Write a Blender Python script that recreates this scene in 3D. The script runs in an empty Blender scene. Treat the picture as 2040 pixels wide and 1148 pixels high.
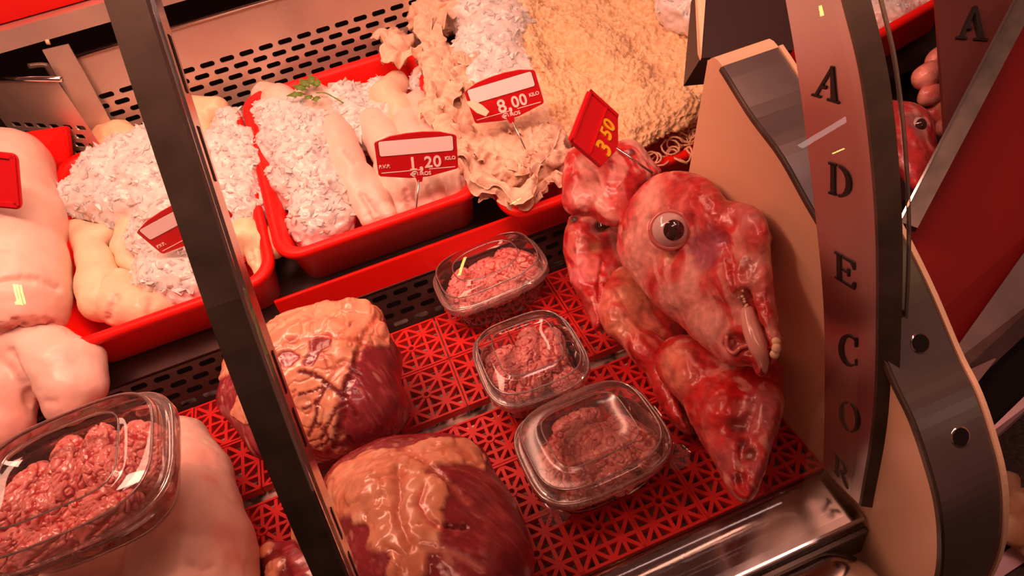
import bpy, bmesh, math, random
import numpy as np
import openvdb
from mathutils import Vector, Matrix

random.seed(7)
RNG = np.random.default_rng(11)
SC = bpy.context.scene
COL = SC.collection

# ------------------------------------------------------------------ camera, light, exposure
FPX, CAM_H = 1300.0, 0.65
_dy = np.array([-574., -1017., FPX]); _b = -.375; _dx = np.array([1, _b, (574 + 1017 * _b) / FPX])
_dz = np.cross(_dx, _dy)
ROT = np.array([v / np.linalg.norm(v) for v in (_dx, _dy, _dz)])      # rows: world axes in camera coordinates
CAM = np.array([0, 0, CAM_H])
cam_data = bpy.data.cameras.new('camera'); cam = bpy.data.objects.new('camera', cam_data); COL.objects.link(cam)
m = Matrix.Identity(4)
for i in range(3):
    m[i][0] = ROT[i][0]; m[i][1] = -ROT[i][1]; m[i][2] = -ROT[i][2]; m[i][3] = CAM[i]
cam.matrix_world = m
cam_data.sensor_width = 36; cam_data.lens = FPX / 2040 * 36; cam_data.clip_start = .01
SC.camera = cam

W = bpy.data.worlds.new('market_hall'); SC.world = W; W.use_nodes = True
W.node_tree.nodes['Background'].inputs[0].default_value = (.5, .16, .11, 1)
W.node_tree.nodes['Background'].inputs[1].default_value = .22
SC.view_settings.view_transform = 'Standard'; SC.view_settings.look = 'None'
SC.view_settings.exposure = 0.0; SC.view_settings.gamma = 1.0; SC.view_settings.use_curve_mapping = False

def area(name, loc, target, sx, sy, energy, color):
    L = bpy.data.lights.new(name, 'AREA'); L.shape = 'RECTANGLE'; L.size = sx; L.size_y = sy
    L.energy = energy; L.color = color
    o = bpy.data.objects.new(name, L); COL.objects.link(o); o.location = loc
    o.rotation_euler = (Vector(target) - Vector(loc)).to_track_quat('-Z', 'Y').to_euler()
    return o
area('case_lamp_front', (-.02, .50, .93), (.02, .62, .1), 1.2, .12, 12.5, (1, .44, .31))
area('added_ice_light', (-.22, 1.00, .98), (-.10, .92, .2), 1.2, .14, 7.0, (1, .44, .30))  # second lamp, added above the rear to brighten the ice
area('added_bumper_light', (.7, -.35, 2.3), (.7, .1, 0), 1.5, .14, 9.0, (1, .62, .55))  # unseen lamp, added so that the chrome bumper catches a highlight

# ------------------------------------------------------------------ placing helpers
def ray(px, py): return ROT @ np.array([px - 1020., py - 574., FPX])
def atz(px, py, z): d = ray(px, py); return CAM + d * (z - CAM[2]) / d[2]
def aty(px, py, y): d = ray(px, py); return CAM + d * (y - CAM[1]) / d[1]
def atx(px, py, x): d = ray(px, py); return CAM + d * (x - CAM[0]) / d[0]
def atd(px, py, dep): return CAM + ray(px, py) * dep / FPX
SH_N = np.array([0, -.27, 1.])
def shelf_z(y): return .093 + .27 * (y - .79)
def ats(px, py, off=0.):
    d = ray(px, py); return CAM + d * ((.093 - .27 * .79 + off) - SH_N @ CAM) / (SH_N @ d)
def project(V):
    q = (np.asarray(V) - CAM) @ ROT
    return np.stack([1020 + FPX * q[:, 0] / q[:, 2], 574 + FPX * q[:, 1] / q[:, 2], q[:, 2]], 1)
def depth(p): return float((np.asarray(p) - CAM) @ ROT[:, 2])
def mpx(p, r): return r * depth(p) / FPX                         # r pixels wide at p, in metres

# ------------------------------------------------------------------ noise
def _hash(ix, iy, iz, seed):
    h = (ix * 374761393 + iy * 668265263 + iz * 2147483647 + seed * 144665) & 0x7fffffff
    h = ((h ^ (h >> 13)) * 1274126177) & 0x7fffffff
    h = ((h ^ (h >> 16)) * 1103515245) & 0x7fffffff
    return ((h >> 8) & 0xffff) / 32767.5 - 1
def noise(P, s=1., seed=0):
    P = np.asarray(P, float) * s + 100.37
    I = np.floor(P).astype(np.int64); F = P - I; F = F * F * F * (F * (F * 6 - 15) + 10)
    r = 0
    for dx in (0, 1):
        wx = F[:, 0] if dx else 1 - F[:, 0]
        for dy in (0, 1):
            wy = F[:, 1] if dy else 1 - F[:, 1]
            for dz in (0, 1):
                wz = F[:, 2] if dz else 1 - F[:, 2]
                r = r + wx * wy * wz * _hash(I[:, 0] + dx, I[:, 1] + dy, I[:, 2] + dz, seed)
    return r
def fbm(P, s=1., octv=3, seed=0):
    a, t = 0, 1.
    for o in range(octv):
        a = a + t * noise(P, s * 2 ** o, seed + o * 17); t *= .5
    return a
def sstep(a, b, x): t = np.clip((x - a) / (b - a), 0, 1); return t * t * (3 - 2 * t)
def mix(a, b, t):
    a = np.asarray(a, float); b = np.asarray(b, float); t = np.asarray(t)[:, None]
    return a * (1 - t) + b * t

# ------------------------------------------------------------------ materials
def node_mat(name):
    M = bpy.data.materials.new(name); M.use_nodes = True
    nt = M.node_tree; b = nt.nodes['Principled BSDF']
    return M, nt, b
def add_bump(nt, b, scale, strength, dist=.002, detail=3, kind='noise'):
    tc = nt.nodes.new('ShaderNodeTexCoord')
    if kind == 'noise':
        t = nt.nodes.new('ShaderNodeTexNoise'); t.inputs['Scale'].default_value = scale; t.inputs['Detail'].default_value = detail
        out = t.outputs['Fac']
    else:
        t = nt.nodes.new('ShaderNodeTexVoronoi'); t.inputs['Scale'].default_value = scale; out = t.outputs['Distance']
    nt.links.new(tc.outputs['Object'], t.inputs['Vector'])
    bp = nt.nodes.new('ShaderNodeBump'); bp.inputs['Strength'].default_value = strength; bp.inputs['Distance'].default_value = dist
    nt.links.new(out, bp.inputs['Height']); nt.links.new(bp.outputs['Normal'], b.inputs['Normal'])
    return t
def pmat(name, col, rough=.5, metal=0., bump=None, var=0., vscale=20., spec=.5, coat=0., sss=0., col2=None, rvar=0.):
    M, nt, b = node_mat(name)
    b.inputs['Base Color'].default_value = (*col, 1); b.inputs['Roughness'].default_value = rough
    b.inputs['Metallic'].default_value = metal; b.inputs['Specular IOR Level'].default_value = spec
    b.inputs['Coat Weight'].default_value = coat; b.inputs['Coat Roughness'].default_value = .08
    if sss:
        b.inputs['Subsurface Weight'].default_value = sss; b.inputs['Subsurface Radius'].default_value = (1, .4, .3); b.inputs['Subsurface Scale'].default_value = .006
    if var or rvar or col2:
        tc = nt.nodes.new('ShaderNodeTexCoord'); t = nt.nodes.new('ShaderNodeTexNoise')
        t.inputs['Scale'].default_value = vscale; t.inputs['Detail'].default_value = 4
        nt.links.new(tc.outputs['Object'], t.inputs['Vector'])
        r = nt.nodes.new('ShaderNodeValToRGB'); r.color_ramp.elements[0].position = .35; r.color_ramp.elements[1].position = .65
        c2 = col2 or tuple(c * (1 - var) for c in col)
        r.color_ramp.elements[0].color = (*c2, 1); r.color_ramp.elements[1].color = (*col, 1)
        nt.links.new(t.outputs['Fac'], r.inputs['Fac']); nt.links.new(r.outputs['Color'], b.inputs['Base Color'])
        if rvar:
            mr = nt.nodes.new('ShaderNodeMapRange'); mr.inputs['To Min'].default_value = rough - rvar; mr.inputs['To Max'].default_value = rough + rvar
            mr.inputs['From Min'].default_value = .3; mr.inputs['From Max'].default_value = .7
            nt.links.new(t.outputs['Fac'], mr.inputs['Value']); nt.links.new(mr.outputs['Result'], b.inputs['Roughness'])
    if bump: add_bump(nt, b, *bump)
    return M
def attr_mat(name, rough=.35, coat=.0, sss=.0, bump=None, spec=.5, var=.15, vscale=120.):
    M, nt, b = node_mat(name)
    a = nt.nodes.new('ShaderNodeAttribute'); a.attribute_name = 'Col'
    tc = nt.nodes.new('ShaderNodeTexCoord'); t = nt.nodes.new('ShaderNodeTexNoise'); t.inputs['Scale'].default_value = vscale; t.inputs['Detail'].default_value = 4
    nt.links.new(tc.outputs['Object'], t.inputs['Vector'])
    mr = nt.nodes.new('ShaderNodeMapRange'); mr.inputs['From Min'].default_value = .3; mr.inputs['From Max'].default_value = .7
    mr.inputs['To Min'].default_value = 1 - var; mr.inputs['To Max'].default_value = 1 + var
    nt.links.new(t.outputs['Fac'], mr.inputs['Value'])
    vm = nt.nodes.new('ShaderNodeVectorMath'); vm.operation = 'SCALE'
    nt.links.new(a.outputs['Color'], vm.inputs[0]); nt.links.new(mr.outputs['Result'], vm.inputs['Scale'])
    nt.links.new(vm.outputs['Vector'], b.inputs['Base Color'])
    b.inputs['Roughness'].default_value = rough; b.inputs['Specular IOR Level'].default_value = spec
    b.inputs['Coat Weight'].default_value = coat; b.inputs['Coat Roughness'].default_value = .12
    if sss:
        b.inputs['Subsurface Weight'].default_value = sss; b.inputs['Subsurface Radius'].default_value = (1, .35, .25); b.inputs['Subsurface Scale'].default_value = .005
    if bump: add_bump(nt, b, *bump)
    return M
def clear_mat(name, tint=(1, 1, 1), rough=.03, ior=1.45, boost=1.0, fog=0., fogcol=(.8, .6, .55)):
    M = bpy.data.materials.new(name); M.use_nodes = True; nt = M.node_tree; nt.nodes.clear()
    out = nt.nodes.new('ShaderNodeOutputMaterial'); tr = nt.nodes.new('ShaderNodeBsdfTransparent'); gl = nt.nodes.new('ShaderNodeBsdfGlossy')
    tr.inputs[0].default_value = (*tint, 1); gl.inputs['Roughness'].default_value = rough
    fr = nt.nodes.new('ShaderNodeFresnel'); fr.inputs['IOR'].default_value = ior
    mu = nt.nodes.new('ShaderNodeMath'); mu.operation = 'MULTIPLY'; mu.inputs[1].default_value = boost; mu.use_clamp = True
    mx = nt.nodes.new('ShaderNodeMixShader')
    nt.links.new(fr.outputs[0], mu.inputs[0]); nt.links.new(mu.outputs[0], mx.inputs[0]); nt.links.new(gl.outputs[0], mx.inputs[2])
    if fog:
        df = nt.nodes.new('ShaderNodeBsdfDiffuse'); df.inputs[0].default_value = (*fogcol, 1)
        m2 = nt.nodes.new('ShaderNodeMixShader'); m2.inputs[0].default_value = fog
        nt.links.new(tr.outputs[0], m2.inputs[1]); nt.links.new(df.outputs[0], m2.inputs[2]); nt.links.new(m2.outputs[0], mx.inputs[1])
    else: nt.links.new(tr.outputs[0], mx.inputs[1])
    nt.links.new(mx.outputs[0], out.inputs[0]); return M
def emit_mat(name, col, s):
    M = bpy.data.materials.new(name); M.use_nodes = True; nt = M.node_tree; nt.nodes.clear()
    out = nt.nodes.new('ShaderNodeOutputMaterial'); e = nt.nodes.new('ShaderNodeEmission'); e.inputs[0].default_value = (*col, 1); e.inputs[1].default_value = s
    nt.links.new(e.outputs[0], out.inputs[0]); return M

STEEL = pmat('brushed_steel', (.72, .66, .62), .26, 1., var=.12, vscale=9, rvar=.06)
BACK_STEEL = pmat('back_panel_steel', (.80, .62, .52), .32, .65, var=.15, vscale=7, rvar=.06)
STEEL_DULL = pmat('scuffed_steel', (.62, .58, .56), .33, 1., var=.35, vscale=14, rvar=.1, bump=(160, .06, .001))
CHROME = pmat('polished_chrome', (.75, .70, .67), .12, 1.)
DARK_STEEL = pmat('dark_bronze_steel', (.125, .092, .07), .42, .55, var=.45, vscale=25)
BLACK = pmat('black_gap', (.012, .008, .008), .6, spec=.15)
CREAM = pmat('cream_laminate', (.84, .56, .36), .38, var=.05, vscale=6)
RED_TRAY = pmat('red_tray_plastic', (.82, .008, .004), .42, spec=.25, bump=(90, .05, .001))
RED_GRID = pmat('red_grid_plastic', (.66, .022, .02), .42, spec=.3, bump=(240, .25, .0008))
RED_TAG = pmat('red_tag_plastic', (.56, .008, .014), .3)
WHITE_TAG = pmat('white_tag_face', (.97, .93, .93), .4)
WHITE_TEXT = pmat('white_print', (.92, .88, .82), .45)
YELLOW_TEXT = pmat('yellow_digits', (.85, .52, .02), .4)
RED_PANEL = pmat('dark_red_panel', (.30, .012, .012), .5)
CLEAR = clear_mat('clear_plastic', (.98, .96, .95), .05, 1.5, 1.6, fog=.02)
CLEAR_EDGE = clear_mat('clear_plastic_rim', (.92, .84, .82), .10, 1.6, 3.6, fog=.20, fogcol=(.95, .80, .76))
GLASS = clear_mat('case_glass', (.985, .985, .985), .0, 1.45, 1.0)
GLASS_EDGE = clear_mat('glass_edge', (.55, .45, .38), .1, 1.5, 3.0, fog=.3, fogcol=(.5, .4, .3))
MEAT = attr_mat('wet_meat', .34, .22, .10, bump=(260, .25, .0012), var=.22, vscale=90)
HEART = attr_mat('heart_flesh', .27, .4, .10, bump=(190, .22, .0012), var=.15, vscale=70)
SKIN = attr_mat('pale_pork_skin', .42, .1, .18, bump=(150, .10, .0015), var=.05, vscale=40)
TRIPE = attr_mat('tripe', .62, .0, .12, bump=(420, .55, .0015), var=.12, vscale=160)
BRAIN = attr_mat('brain_tissue', .2, .6, .12, bump=(300, .1, .001), var=.12, vscale=90)
ICE = pmat('crushed_ice', (.82, .74, .70), .18, spec=.5, sss=.5, bump=(200, .3, .002), var=.05, vscale=120)
ICE.node_tree.nodes['Principled BSDF'].inputs['Subsurface Scale'].default_value = .010
GREEN = pmat('parsley_green', (.16, .30, .03), .45, var=.4, vscale=150)

# ------------------------------------------------------------------ object helpers
def link(name, me, mat=None, parent=None, origin=None, label=None, cat=None, group=None, kind=None):
    o = bpy.data.objects.new(name, me); COL.objects.link(o)
    if me is not None:
        me.name = name
        if mat and not me.materials: me.materials.append(mat)
    org = np.zeros(3) if origin is None else np.asarray(origin, float)
    po = np.array(parent['_org']) if parent is not None else np.zeros(3)
    o.location = org - po; o['_org'] = [float(v) for v in org]
    if parent is not None: o.parent = parent
    for k, v in (('label', label), ('category', cat), ('group', group), ('kind', kind)):
        if v: o[k] = v
    return o
def mesh_np(V, F, smooth=True, col=None):
    me = bpy.data.meshes.new('m')
    V = np.asarray(V, np.float32)
    if isinstance(F, np.ndarray):
        n, k = F.shape
        me.vertices.add(len(V)); me.vertices.foreach_set('co', V.ravel())
        me.loops.add(n * k); me.polygons.add(n)
        me.loops.foreach_set('vertex_index', F.astype(np.int32).ravel())
        me.polygons.foreach_set('loop_start', np.arange(0, n * k, k, dtype=np.int32))
        me.update(calc_edges=True); me.validate()
    else:
        me.from_pydata([tuple(map(float, v)) for v in V], [], [tuple(f) for f in F]); me.update()
    if col is not None:
        a = me.color_attributes.new('Col', 'FLOAT_COLOR', 'POINT')
        c = np.ones((len(V), 4), np.float32); c[:, :3] = col
        a.data.foreach_set('color', c.ravel())
    if smooth: me.polygons.foreach_set('use_smooth', np.ones(len(me.polygons), bool))
    return me
def put(name, V, F, mat, parent=None, smooth=True, col=None, origin=None, **k):
    V = np.asarray(V, float)
    if origin is None: origin = np.array([*(V.min(0)[:2] + V.max(0)[:2]) / 2, V[:, 2].min()])
    return link(name, mesh_np(V - origin, F, smooth, col), mat, parent, origin, **k)
def box_vf(a, b):
    x0, y0, z0 = a; x1, y1, z1 = b
    V = [(x0, y0, z0), (x1, y0, z0), (x1, y1, z0), (x0, y1, z0), (x0, y0, z1), (x1, y0, z1), (x1, y1, z1), (x0, y1, z1)]
    F = [(0, 3, 2, 1), (4, 5, 6, 7), (0, 1, 5, 4), (1, 2, 6, 5), (2, 3, 7, 6), (3, 0, 4, 7)]
    return V, F
def join(*vf):
    V, F = [], []
    for v, f in vf:
        n = len(V); V += [tuple(p) for p in v]; F += [tuple(i + n for i in q) for q in f]
    return V, F
def bevelled(me, w, seg=2):
    bm = bmesh.new(); bm.from_mesh(me); bmesh.ops.bevel(bm, geom=bm.edges[:], offset=w, segments=seg, affect='EDGES', profile=.6, clamp_overlap=True)
    bm.to_mesh(me); bm.free(); return me
def slab_vf(quad, t):
    """a quad (4 points in order) given thickness t away from the camera side"""
    Q = [np.asarray(q, float) for q in quad]
    n = np.cross(Q[1] - Q[0], Q[-1] - Q[0]); n /= np.linalg.norm(n)
    if n @ (CAM - Q[0]) < 0: n = -n
    k = len(Q); V = Q + [q - n * t for q in Q]
    F = [tuple(range(k)), tuple(range(2 * k - 1, k - 1, -1))] + [(i, i + k, (i + 1) % k + k, (i + 1) % k) for i in range(k)]
    return V, F
def fix_normals(o):
    bm = bmesh.new(); bm.from_mesh(o.data); bmesh.ops.recalc_face_normals(bm, faces=bm.faces); bm.to_mesh(o.data); bm.free(); return o
def slab(name, quad, t, mat, parent=None, bevel=0, **k):
    V, F = slab_vf(quad, t); o = fix_normals(put(name, V, F, mat, parent, smooth=False, **k))
    if bevel: bevelled(o.data, bevel)
    return o
def box(name, a, b, mat, parent=None, bevel=0, **k):
    V, F = box_vf(a, b); o = put(name, V, F, mat, parent, smooth=False, **k)
    if bevel: bevelled(o.data, bevel)
    return o
def tube_vf(pts, rad, n=10, cap=True):
    pts = [np.asarray(p, float) for p in pts]; rad = [rad] * len(pts) if np.isscalar(rad) else rad
    V, F = [], []; up = np.array([.13, .27, .95])
    for i, p in enumerate(pts):
        t = pts[min(i + 1, len(pts) - 1)] - pts[max(i - 1, 0)]; t /= np.linalg.norm(t)
        a = np.cross(t, up); a /= np.linalg.norm(a); b = np.cross(t, a)
        for j in range(n):
            w = 2 * math.pi * j / n; V.append(p + rad[i] * (math.cos(w) * a + math.sin(w) * b))
    for i in range(len(pts) - 1):
        for j in range(n):
            F.append((i * n + j, i * n + (j + 1) % n, (i + 1) * n + (j + 1) % n, (i + 1) * n + j))
    if cap: F += [tuple(range(n))[::-1], tuple(range((len(pts) - 1) * n, len(pts) * n))]
    return V, F
def bar_vf(a, b, w, h, up=(0, 0, 1)):
    a, b, up = (np.asarray(v, float) for v in (a, b, up)); t = b - a; t /= np.linalg.norm(t)
    s = np.cross(t, up); s /= np.linalg.norm(s); u = np.cross(s, t)
    c = [(-1, -1), (1, -1), (1, 1), (-1, 1)]
    V = [p + s * w / 2 * i + u * h / 2 * j for p in (a, b) for i, j in c]
    F = [(3, 2, 1, 0), (4, 5, 6, 7), (0, 1, 5, 4), (1, 2, 6, 5), (2, 3, 7, 6), (3, 0, 4, 7)]
    return V, F
def smooth_curve(pts, n):
    """Catmull-Rom through pts"""
    P = [np.asarray(p, float) for p in pts]; P = [2 * P[0] - P[1]] + P + [2 * P[-1] - P[-2]]
    out = []; k = len(P) - 3
    for s in np.linspace(0, k - 1e-9, n):
        i = int(s); t = s - i; a, b, c, d = P[i:i + 4]
        out.append(.5 * (2 * b + (c - a) * t + (2 * a - 5 * b + 4 * c - d) * t * t + (3 * b - a - 3 * c + d) * t ** 3))
    return out

# ------------------------------------------------------------------ blended solids
def px(p, y, z, r): c = atz(p, y, z); return c, mpx(c, r)
def pxs(p, y, off, r): c = ats(p, y, off); return c, mpx(c, r)
def pxx(p, y, x, r): c = atx(p, y, x); return c, mpx(c, r)
def ball(cr): return ('b', cr[0], cr[1])
def chain(*crs): return [('c', crs[i][0], crs[i][1], crs[i + 1][0], crs[i + 1][1]) for i in range(len(crs) - 1)]
def solid(prims, h=.0025, k=.012, warp=None):
    lo = np.array([1e9] * 3); hi = -lo
    for p in prims:
        if p[0] == 'b': pts = [(p[1], p[2])]
        elif p[0] == 'c': pts = [(p[1], p[2]), (p[3], p[4])]
        else: pts = [(p[1], max(p[2]))]
        for c, r in pts: lo = np.minimum(lo, c - r); hi = np.maximum(hi, c + r)
    mar = k + 4 * h; lo = lo - mar; hi = hi + mar
    n = np.ceil((hi - lo) / h).astype(int) + 1
    D = np.full(n, .06, np.float32)
    ax = [lo[i] + h * np.arange(n[i]) for i in range(3)]
    for p in prims:
        if p[0] == 'b': b0, b1 = p[1] - p[2], p[1] + p[2]
        elif p[0] == 'c': b0 = np.minimum(p[1] - p[2], p[3] - p[4]); b1 = np.maximum(p[1] + p[2], p[3] + p[4])
        else: b0, b1 = p[1] - max(p[2]), p[1] + max(p[2])
        g = k * 1.6 + 3 * h
        i0 = np.maximum(((b0 - g - lo) / h).astype(int), 0); i1 = np.minimum(((b1 + g - lo) / h).astype(int) + 2, n)
        sl = tuple(slice(i0[i], i1[i]) for i in range(3))
        X, Y, Z = (ax[0][sl[0]][:, None, None], ax[1][sl[1]][None, :, None], ax[2][sl[2]][None, None, :])
        if p[0] == 'b':
            d = np.sqrt((X - p[1][0]) ** 2 + (Y - p[1][1]) ** 2 + (Z - p[1][2]) ** 2) - p[2]
        elif p[0] == 'c':
            a, ra, b, rb = p[1:]; v = b - a; L = v @ v
            t = np.clip(((X - a[0]) * v[0] + (Y - a[1]) * v[1] + (Z - a[2]) * v[2]) / L, 0, 1)
            d = np.sqrt((X - a[0] - t * v[0]) ** 2 + (Y - a[1] - t * v[1]) ** 2 + (Z - a[2] - t * v[2]) ** 2) - (ra + (rb - ra) * t)
        else:
            c, r, R = p[1:]
            q = [(X - c[0]) * R[i][0] + (Y - c[1]) * R[i][1] + (Z - c[2]) * R[i][2] for i in range(3)]
            k0 = np.sqrt(sum((q[i] / r[i]) ** 2 for i in range(3))); k1 = np.sqrt(sum((q[i] / r[i] ** 2) ** 2 for i in range(3))) + 1e-9
            d = k0 * (k0 - 1) / k1
        s = D[sl]; hh = np.clip(.5 + .5 * (s - d) / k, 0, 1)
        D[sl] = s * (1 - hh) + d * hh - k * hh * (1 - hh)
    grid = openvdb.FloatGrid(.06); grid.copyFromArray(D)
    grid.transform = openvdb.createLinearTransform(voxelSize=h)
    pts, quads = grid.convertToQuads(0.0)
    V = np.asarray(pts, float) + lo; Q = np.asarray(quads).astype(np.int64)
    a, b, c = V[Q[:, 0]], V[Q[:, 1]], V[Q[:, 2]]
    if np.einsum('ij,ij->i', a - V.mean(0), np.cross(b - a, c - a)).sum() < 0: Q = Q[:, ::-1].copy()
    return V, Q
def inflate(outline, R, d0, gx=0., gy=0., balls=(), h=3., k=26., hollow=()):
    """rounded slab of half thickness R inside a closed outline, at forward distance d0 (gradients per pixel); h, R, k in pixels at d0"""
    P = np.array(smooth_curve([np.array([*p, 0.]) for p in list(outline) + [outline[0]]], 6 * len(outline)))[:, :2]
    cx, cy = P.mean(0); lo = P.min(0) - 30; hi = P.max(0) + 30
    for b in balls: lo = np.minimum(lo, np.array(b[:2]) - b[3] - 10); hi = np.maximum(hi, np.array(b[:2]) + b[3] + 10)
    X = np.arange(lo[0], hi[0], h); Y = np.arange(lo[1], hi[1], h); wm = max([R] + [abs(b[2]) + b[3] for b in balls]) + 24; Wd = np.arange(-wm, wm, h)
    gx_, gy_ = np.meshgrid(X, Y, indexing='ij'); q = np.stack([gx_.ravel(), gy_.ravel()], 1); d = np.full(len(q), 1e9); ins = np.zeros(len(q), bool)
    for a, b in zip(P, np.roll(P, -1, 0)):
        v = b - a; L = v @ v
        if L < 1e-9: continue
        t = np.clip(((q - a) @ v) / L, 0, 1); d = np.minimum(d, np.hypot(*(q - a - t[:, None] * v).T))
        c = ((a[1] > q[:, 1]) != (b[1] > q[:, 1])); ins ^= c & (q[:, 0] < (b[0] - a[0]) * (q[:, 1] - a[1]) / (b[1] - a[1] + 1e-12) + a[0])
    d = np.where(ins, d, -d).reshape(gx_.shape)
    D = np.sqrt(np.maximum(R - d, 0)[:, :, None] ** 2 + Wd[None, None, :] ** 2) - R
    for x, y, w, r in balls:
        e = np.sqrt((gx_ - x)[:, :, None] ** 2 + (gy_ - y)[:, :, None] ** 2 + (Wd - w)[None, None, :] ** 2) - r
        hh = np.clip(.5 + .5 * (D - e) / k, 0, 1); D = D * (1 - hh) + e * hh - k * hh * (1 - hh)
    grid = openvdb.FloatGrid(60.); grid.copyFromArray(np.clip(D, -60, 60).astype(np.float32)); grid.transform = openvdb.createLinearTransform(voxelSize=h)
    pts, quads = grid.convertToQuads(0.0); V = np.asarray(pts, float) + np.array([X[0], Y[0], Wd[0]]); Q = np.asarray(quads).astype(np.int64)
    dep = d0 + gx * (V[:, 0] - cx) + gy * (V[:, 1] - cy) + V[:, 2] * d0 / FPX
    V = CAM + (np.stack([V[:, 0] - 1020, V[:, 1] - 574, np.full(len(V), FPX)], 1) @ ROT.T) * (dep / FPX)[:, None]
    a, b, c = V[Q[:, 0]], V[Q[:, 1]], V[Q[:, 2]]
    if np.einsum('ij,ij->i', a - V.mean(0), np.cross(b - a, c - a)).sum() < 0: Q = Q[:, ::-1].copy()
    return V, Q
def normals(V, Q):
    n = np.cross(V[Q[:, 2]] - V[Q[:, 0]], V[Q[:, 3]] - V[Q[:, 1]]); N = np.zeros_like(V)
    for i in range(4): np.add.at(N, Q[:, i], n)
    return N / (np.linalg.norm(N, axis=1, keepdims=True) + 1e-12)
def front(V, p, y, tol=5.):
    """the point of the surface that shows nearest at a pixel"""
    q = project(V); d = np.hypot(q[:, 0] - p, q[:, 1] - y)
    t = max(tol, d.min() + 1.5); s = np.where(d <= t)[0]; i = s[np.argmin(q[s, 2])]
    return V[i]
def blobmask(V, spots, soft=.5):
    """1 inside the given surface spots (px, py, rpx), soft towards their edges"""
    m = np.zeros(len(V))
    for s in spots:
        c = front(V, s[0], s[1]); r = mpx(c, s[2]); d = np.linalg.norm(V - c, axis=1) / r
        m = np.maximum(m, 1 - sstep(1 - soft, 1 + soft, d))
    return m
def linedist(V, line, n=None):
    pts = []
    for (a, b), (c, d) in zip(line[:-1], line[1:]):
        m_ = max(2, int(math.hypot(c - a, d - b) / 2.5))
        pts += [front(V, a + (c - a) * t, b + (d - b) * t, 4.) for t in np.linspace(0, 1, m_)]
    best = np.full(len(V), 1e9)
    for p in pts: best = np.minimum(best, ((V - p) ** 2).sum(1))
    return np.sqrt(best)
def organ(name, V, Q, col, mat, parent=None, **k):
    return put(name, V, Q, mat, parent, True, np.clip(col, 0, 1), **k)

# ================================================================== THE SETTING
XE = .336                                            # inner face of the end panel
# deck under the grid mats, with pale bits that dropped through
DECK = pmat('wet_deck', (.80, .58, .48), .35, col2=(.05, .03, .025), vscale=38, bump=(60, .5, .004))
floor = box('floor', (-.95, .285, -.040), (XE, .80, -.016), DECK, kind='structure')

def grid_tile_mesh(w, d):
    h = .0085; bw = .0042; vf = []
    def seg(a, b, z=0., ww=bw, hh=h):
        a = np.array([a[0] * w / 2, a[1] * d / 2, z - hh / 2]); b = np.array([b[0] * w / 2, b[1] * d / 2, z - hh / 2])
        vf.append(bar_vf(a, b, ww, hh))
    e = .965
    for s in (-1, 1): seg((s * e, -1), (s * e, 1), .0008, .003, .011); seg((-1, s * e), (1, s * e), .0008, .003, .011)
    for t in (-.5, .5): seg((t, -e), (t, e), -.0003); seg((-e, t), (e, t), -.0004)
    for a, b in (((0, .14), (0, e)), ((0, -.14), (0, -e)), ((.14, 0), (e, 0)), ((-.14, 0), (-e, 0))): seg(a, b, -.0002)
    for sx in (-1, 1):
        for sy in (-1, 1):
            seg((.1 * sx, .1 * sy), (e * sx, e * sy), -.0005); seg((e * sx, 0), (0, e * sy), -.0006)
    V, F = [], []; n = 14                                                   # hub ring with its hole
    for z in (0, -h):
        for r in (.0036, .0068):
            for j in range(n): V.append((r * math.cos(2 * math.pi * j / n), r * math.sin(2 * math.pi * j / n), z + .0006))
    for j in range(n):
        k_ = (j + 1) % n
        F += [(n + j, n + k_, k_, j), (j, k_, 2 * n + k_, 2 * n + j), (n + k_, n + j, 3 * n + j, 3 * n + k_)]
    vf.append((V, F)); V, F = join(*vf)
    me = mesh_np(np.array(V), F, False)
    bm = bmesh.new(); bm.from_mesh(me); bmesh.ops.recalc_face_normals(bm, faces=bm.faces); bm.to_mesh(me); bm.free()
    return me
def lay(w, d, xs, ys):
    me = grid_tile_mesh(w, d)
    for x in xs:
        for y in ys:
            link('grid_tile', me, RED_GRID, floor, (x + RNG.normal(0, .0003), y + RNG.normal(0, .0003), RNG.normal(0, .0002)))
lay(.0885, .0915, [-.035 - .09 * i for i in range(-4, 9)][:12], [.693, .600])
lay(.0697, .0787, [.1615 + .0705 * i for i in range(-9, 3)], [.334, .414, .494])

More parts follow.
